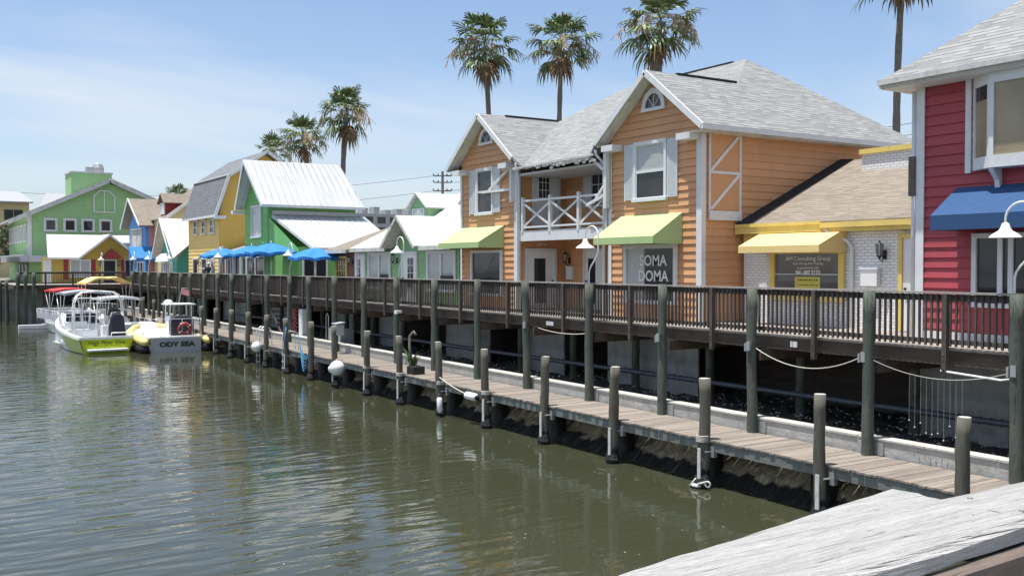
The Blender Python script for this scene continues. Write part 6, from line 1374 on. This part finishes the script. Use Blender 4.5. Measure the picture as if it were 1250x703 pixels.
palm_at(31.0, 51.9, 18.55, (.9, -.2), 2.15, 'tall fan palm behind the left orange gable, leftmost of the three tall ones', 11, tr=.16)
palm_at(34.9, 49.3, 18.6, (-.1, .1), 2.15, 'tall fan palm in the middle of the three tall ones', 12, tr=.16)
palm_at(33.4, 38.4, 17.3, (0, .3), 2.1, 'fan palm rising directly behind the right orange gable peak', 13, tr=.30)
palm_at(29.6, 70.4, 16.7, (.2, -.3), 2.3, 'fan palm above the bright green house, right and tallest of the far three', 14, tr=.20)
palm_at(30.3, 81.8, 16.1, (.1, 0), 2.1, 'fan palm above the bright green house roof, middle of the far three', 15, tr=.20)
palm_at(31.4, 93.0, 15.8, (0, 0), 2.0, 'fan palm behind the yellow gambrel peak, leftmost of the far three', 16, tr=.20)
palm_at(39.55, 28.6, 19.15, (0, 0), 2.2, 'fan palm cut off by the top edge behind the red house eave', 17, tr=.155)
palm_at(34.7, 144.0, 14.3, (0, 0), 2.3, 'tiny distant fan palm above the red sided dormer', 18, tr=.2, stalks=False)
# ------------------------------------------------------------------ utility pole and wires
t = thing('utility_pole', 'distant wooden utility pole with crossarms above the green shop', 'utility pole', (71.5, 132.6, LAND)); b = MB(); b.tube([(71.5, 132.6, LAND), (71.5, 132.6, 19.3)], [.28, .2], 8); b.build('shaft', 'polewood', t)
for z in (18.6, 17.6, 16.3): b = MB(); b.bar((70.3, 133.3, z), (72.7, 131.9, z), .14, .16); b.build('crossarm', 'polewood', t)
b = MB()
for z in (18.6, 17.6, 16.3):
    for u in (0, .25, .75, 1): p = V((70.3, 133.3, z)).lerp(V((72.7, 131.9, z)), u); b.lathe(p, [(.09, .08), (.12, .2), (.06, .35), (0, .36)], 6)
b.lathe((71.1, 132.85, 14.8), [(0, 0), (.3, 0), (.3, .9), (0, .95)], 10); b.build('insulator', 'black', t)
b = MB(); b.tube(sag((71.0, 133, 18.7), (8, 190, 18), 2.2, 20), .03, 4); plain('overhead_wire', b, 'cable', 'upper overhead wire running left from the utility pole', 'wire')
b = MB(); b.tube(sag((71.0, 133, 16.4), (8, 190, 15), 2.2, 20), .03, 4); plain('overhead_wire', b, 'cable', 'lower overhead wire running left from the utility pole', 'wire')
for z, w in ((18.7, 'upper'), (17.6, 'middle'), (16.4, 'lower')):
    b = MB(); b.tube(sag((71.9, 132.4, z), (88, 40, z + 1.5), 1.6, 24), .03, 4); plain('overhead_wire', b, 'cable', w + ' overhead wire right of the orange house behind the near palm trunk', 'wire')

# ------------------------------------------------------------------ camera side walkway and its bleached handrail
b = MB(); b.box(-6, 17, -2.0, 1.20, DECK - .05, DECK); struct(b.build('near_boardwalk', 'deck'))
t = thing('near_handrail', 'sun bleached white handrail plank with dark board below in the foreground', 'handrail', (1.5, 1.2, DECK))
def plank(x0, x1, fn, z0, z1, seed, dn=.01, nx=220, nt=26):
    """a worn board: fn(x) -> (near y, far y)"""
    b = MB(); 
    for i in range(nx + 1):
        x = x0 + (x1 - x0) * i / nx; ya, yb = fn(x)
        for j in range(nt + 1):
            u = j / nt; y = ya + (yb - ya) * u; e = min(u, 1 - u) * (yb - ya)
            g = noise.noise(V((x * 1.3, y * 26 + seed, seed))) * .0032 + noise.noise(V((x * 5, y * 70, seed + 3))) * .0018 - max(0, noise.noise(V((x * .8 + 7, y * 15 + x * .8, seed))) - .35) * .014
            rnd_ = -.013 * max(0, 1 - e / .016) ** 2
            b.v.append((x + noise.noise(V((y * 9, seed, 1))) * .002, y + noise.noise(V((x * 6, u * 2, seed))) * (.004 if j in (0, nt) else 0), z1 + g + rnd_))
    m_ = nt + 1
    for i in range(nx):
        for j in range(nt): b.f.append((i * m_ + j, (i + 1) * m_ + j, (i + 1) * m_ + j + 1, i * m_ + j + 1))
    k0 = len(b.v)
    for i in range(nx + 1):
        x = x0 + (x1 - x0) * i / nx; ya, yb = fn(x); w = noise.noise(V((x * 7, seed, 5))) * .004; b.v.append((x, ya + w, z0)); b.v.append((x, yb + w, z0))
    for i in range(nx):
        a = k0 + 2 * i; b.f.append((i * m_, a, a + 2, (i + 1) * m_)); b.f.append((i * m_ + nt, (i + 1) * m_ + nt, a + 3, a + 1)); b.f.append((a, a + 1, a + 3, a + 2))
    for i in (0, nx): b.f.append(tuple([i * m_ + j for j in range(m_)] + [k0 + 2 * i + 1, k0 + 2 * i]))
    return b
def f1(x): 
    near = 1.02 + .030 * (x - 1.0); far = 1.185 + .225 * (x - .7) - .0
    return near, min(far, 1.395) if x > 0 else 1.185 + .225 * (-.7)
def f1b(x): return 1.015 + .06 * (x - 1.0) * .9, 1.20 + .17 * (x - .75)
plank(-1.4, 1.89, f1b, 4.312, 4.35, 2).build('top_plank', 'handrail', t)
plank(1.895, 6.0, lambda x: (1.068 + .03 * (x - 1.9), 1.29 + .0 * x), 4.310, 4.346, 9, nx=200).build('top_plank', 'handrail', t)
for x, y in ((.95, 1.06), (.96, 1.17), (1.72, 1.12), (1.70, 1.28), (1.95, 1.12), (1.96, 1.24), (2.75, 1.13), (2.76, 1.24)):
    b = MB(); b.lathe((x, y, 4.3465), [(.0065, 0), (.0065, .0035), (.004, .0042), (0, .0030)], 10); b.build('nail_head', 'galv', t)
b = MB(); b.prism([(-1.4, .90, 4.10), (-1.4, .94, 4.10), (6.0, 1.22, 4.10), (6.0, 1.18, 4.10)], (0, 0, .205)); b.build('side_board', 'handrail_side', t)
for x in (-.9, .9, 2.7, 4.5):
    b = MB(); y = .98 + .038 * (x + 1.4) + .03; b.box(x, x + .09, y, y + .09, DECK - .3, 4.30); b.build('post', 'handrail_side', t)
for x in range(46):
    xx = -1.3 + x * .16; b = MB() if x == 0 else b; y = .955 + .038 * (xx + 1.4); b.box(xx, xx + .035, y, y + .03, DECK + .08, 4.11)
b.build('baluster_panel', 'rail', t)
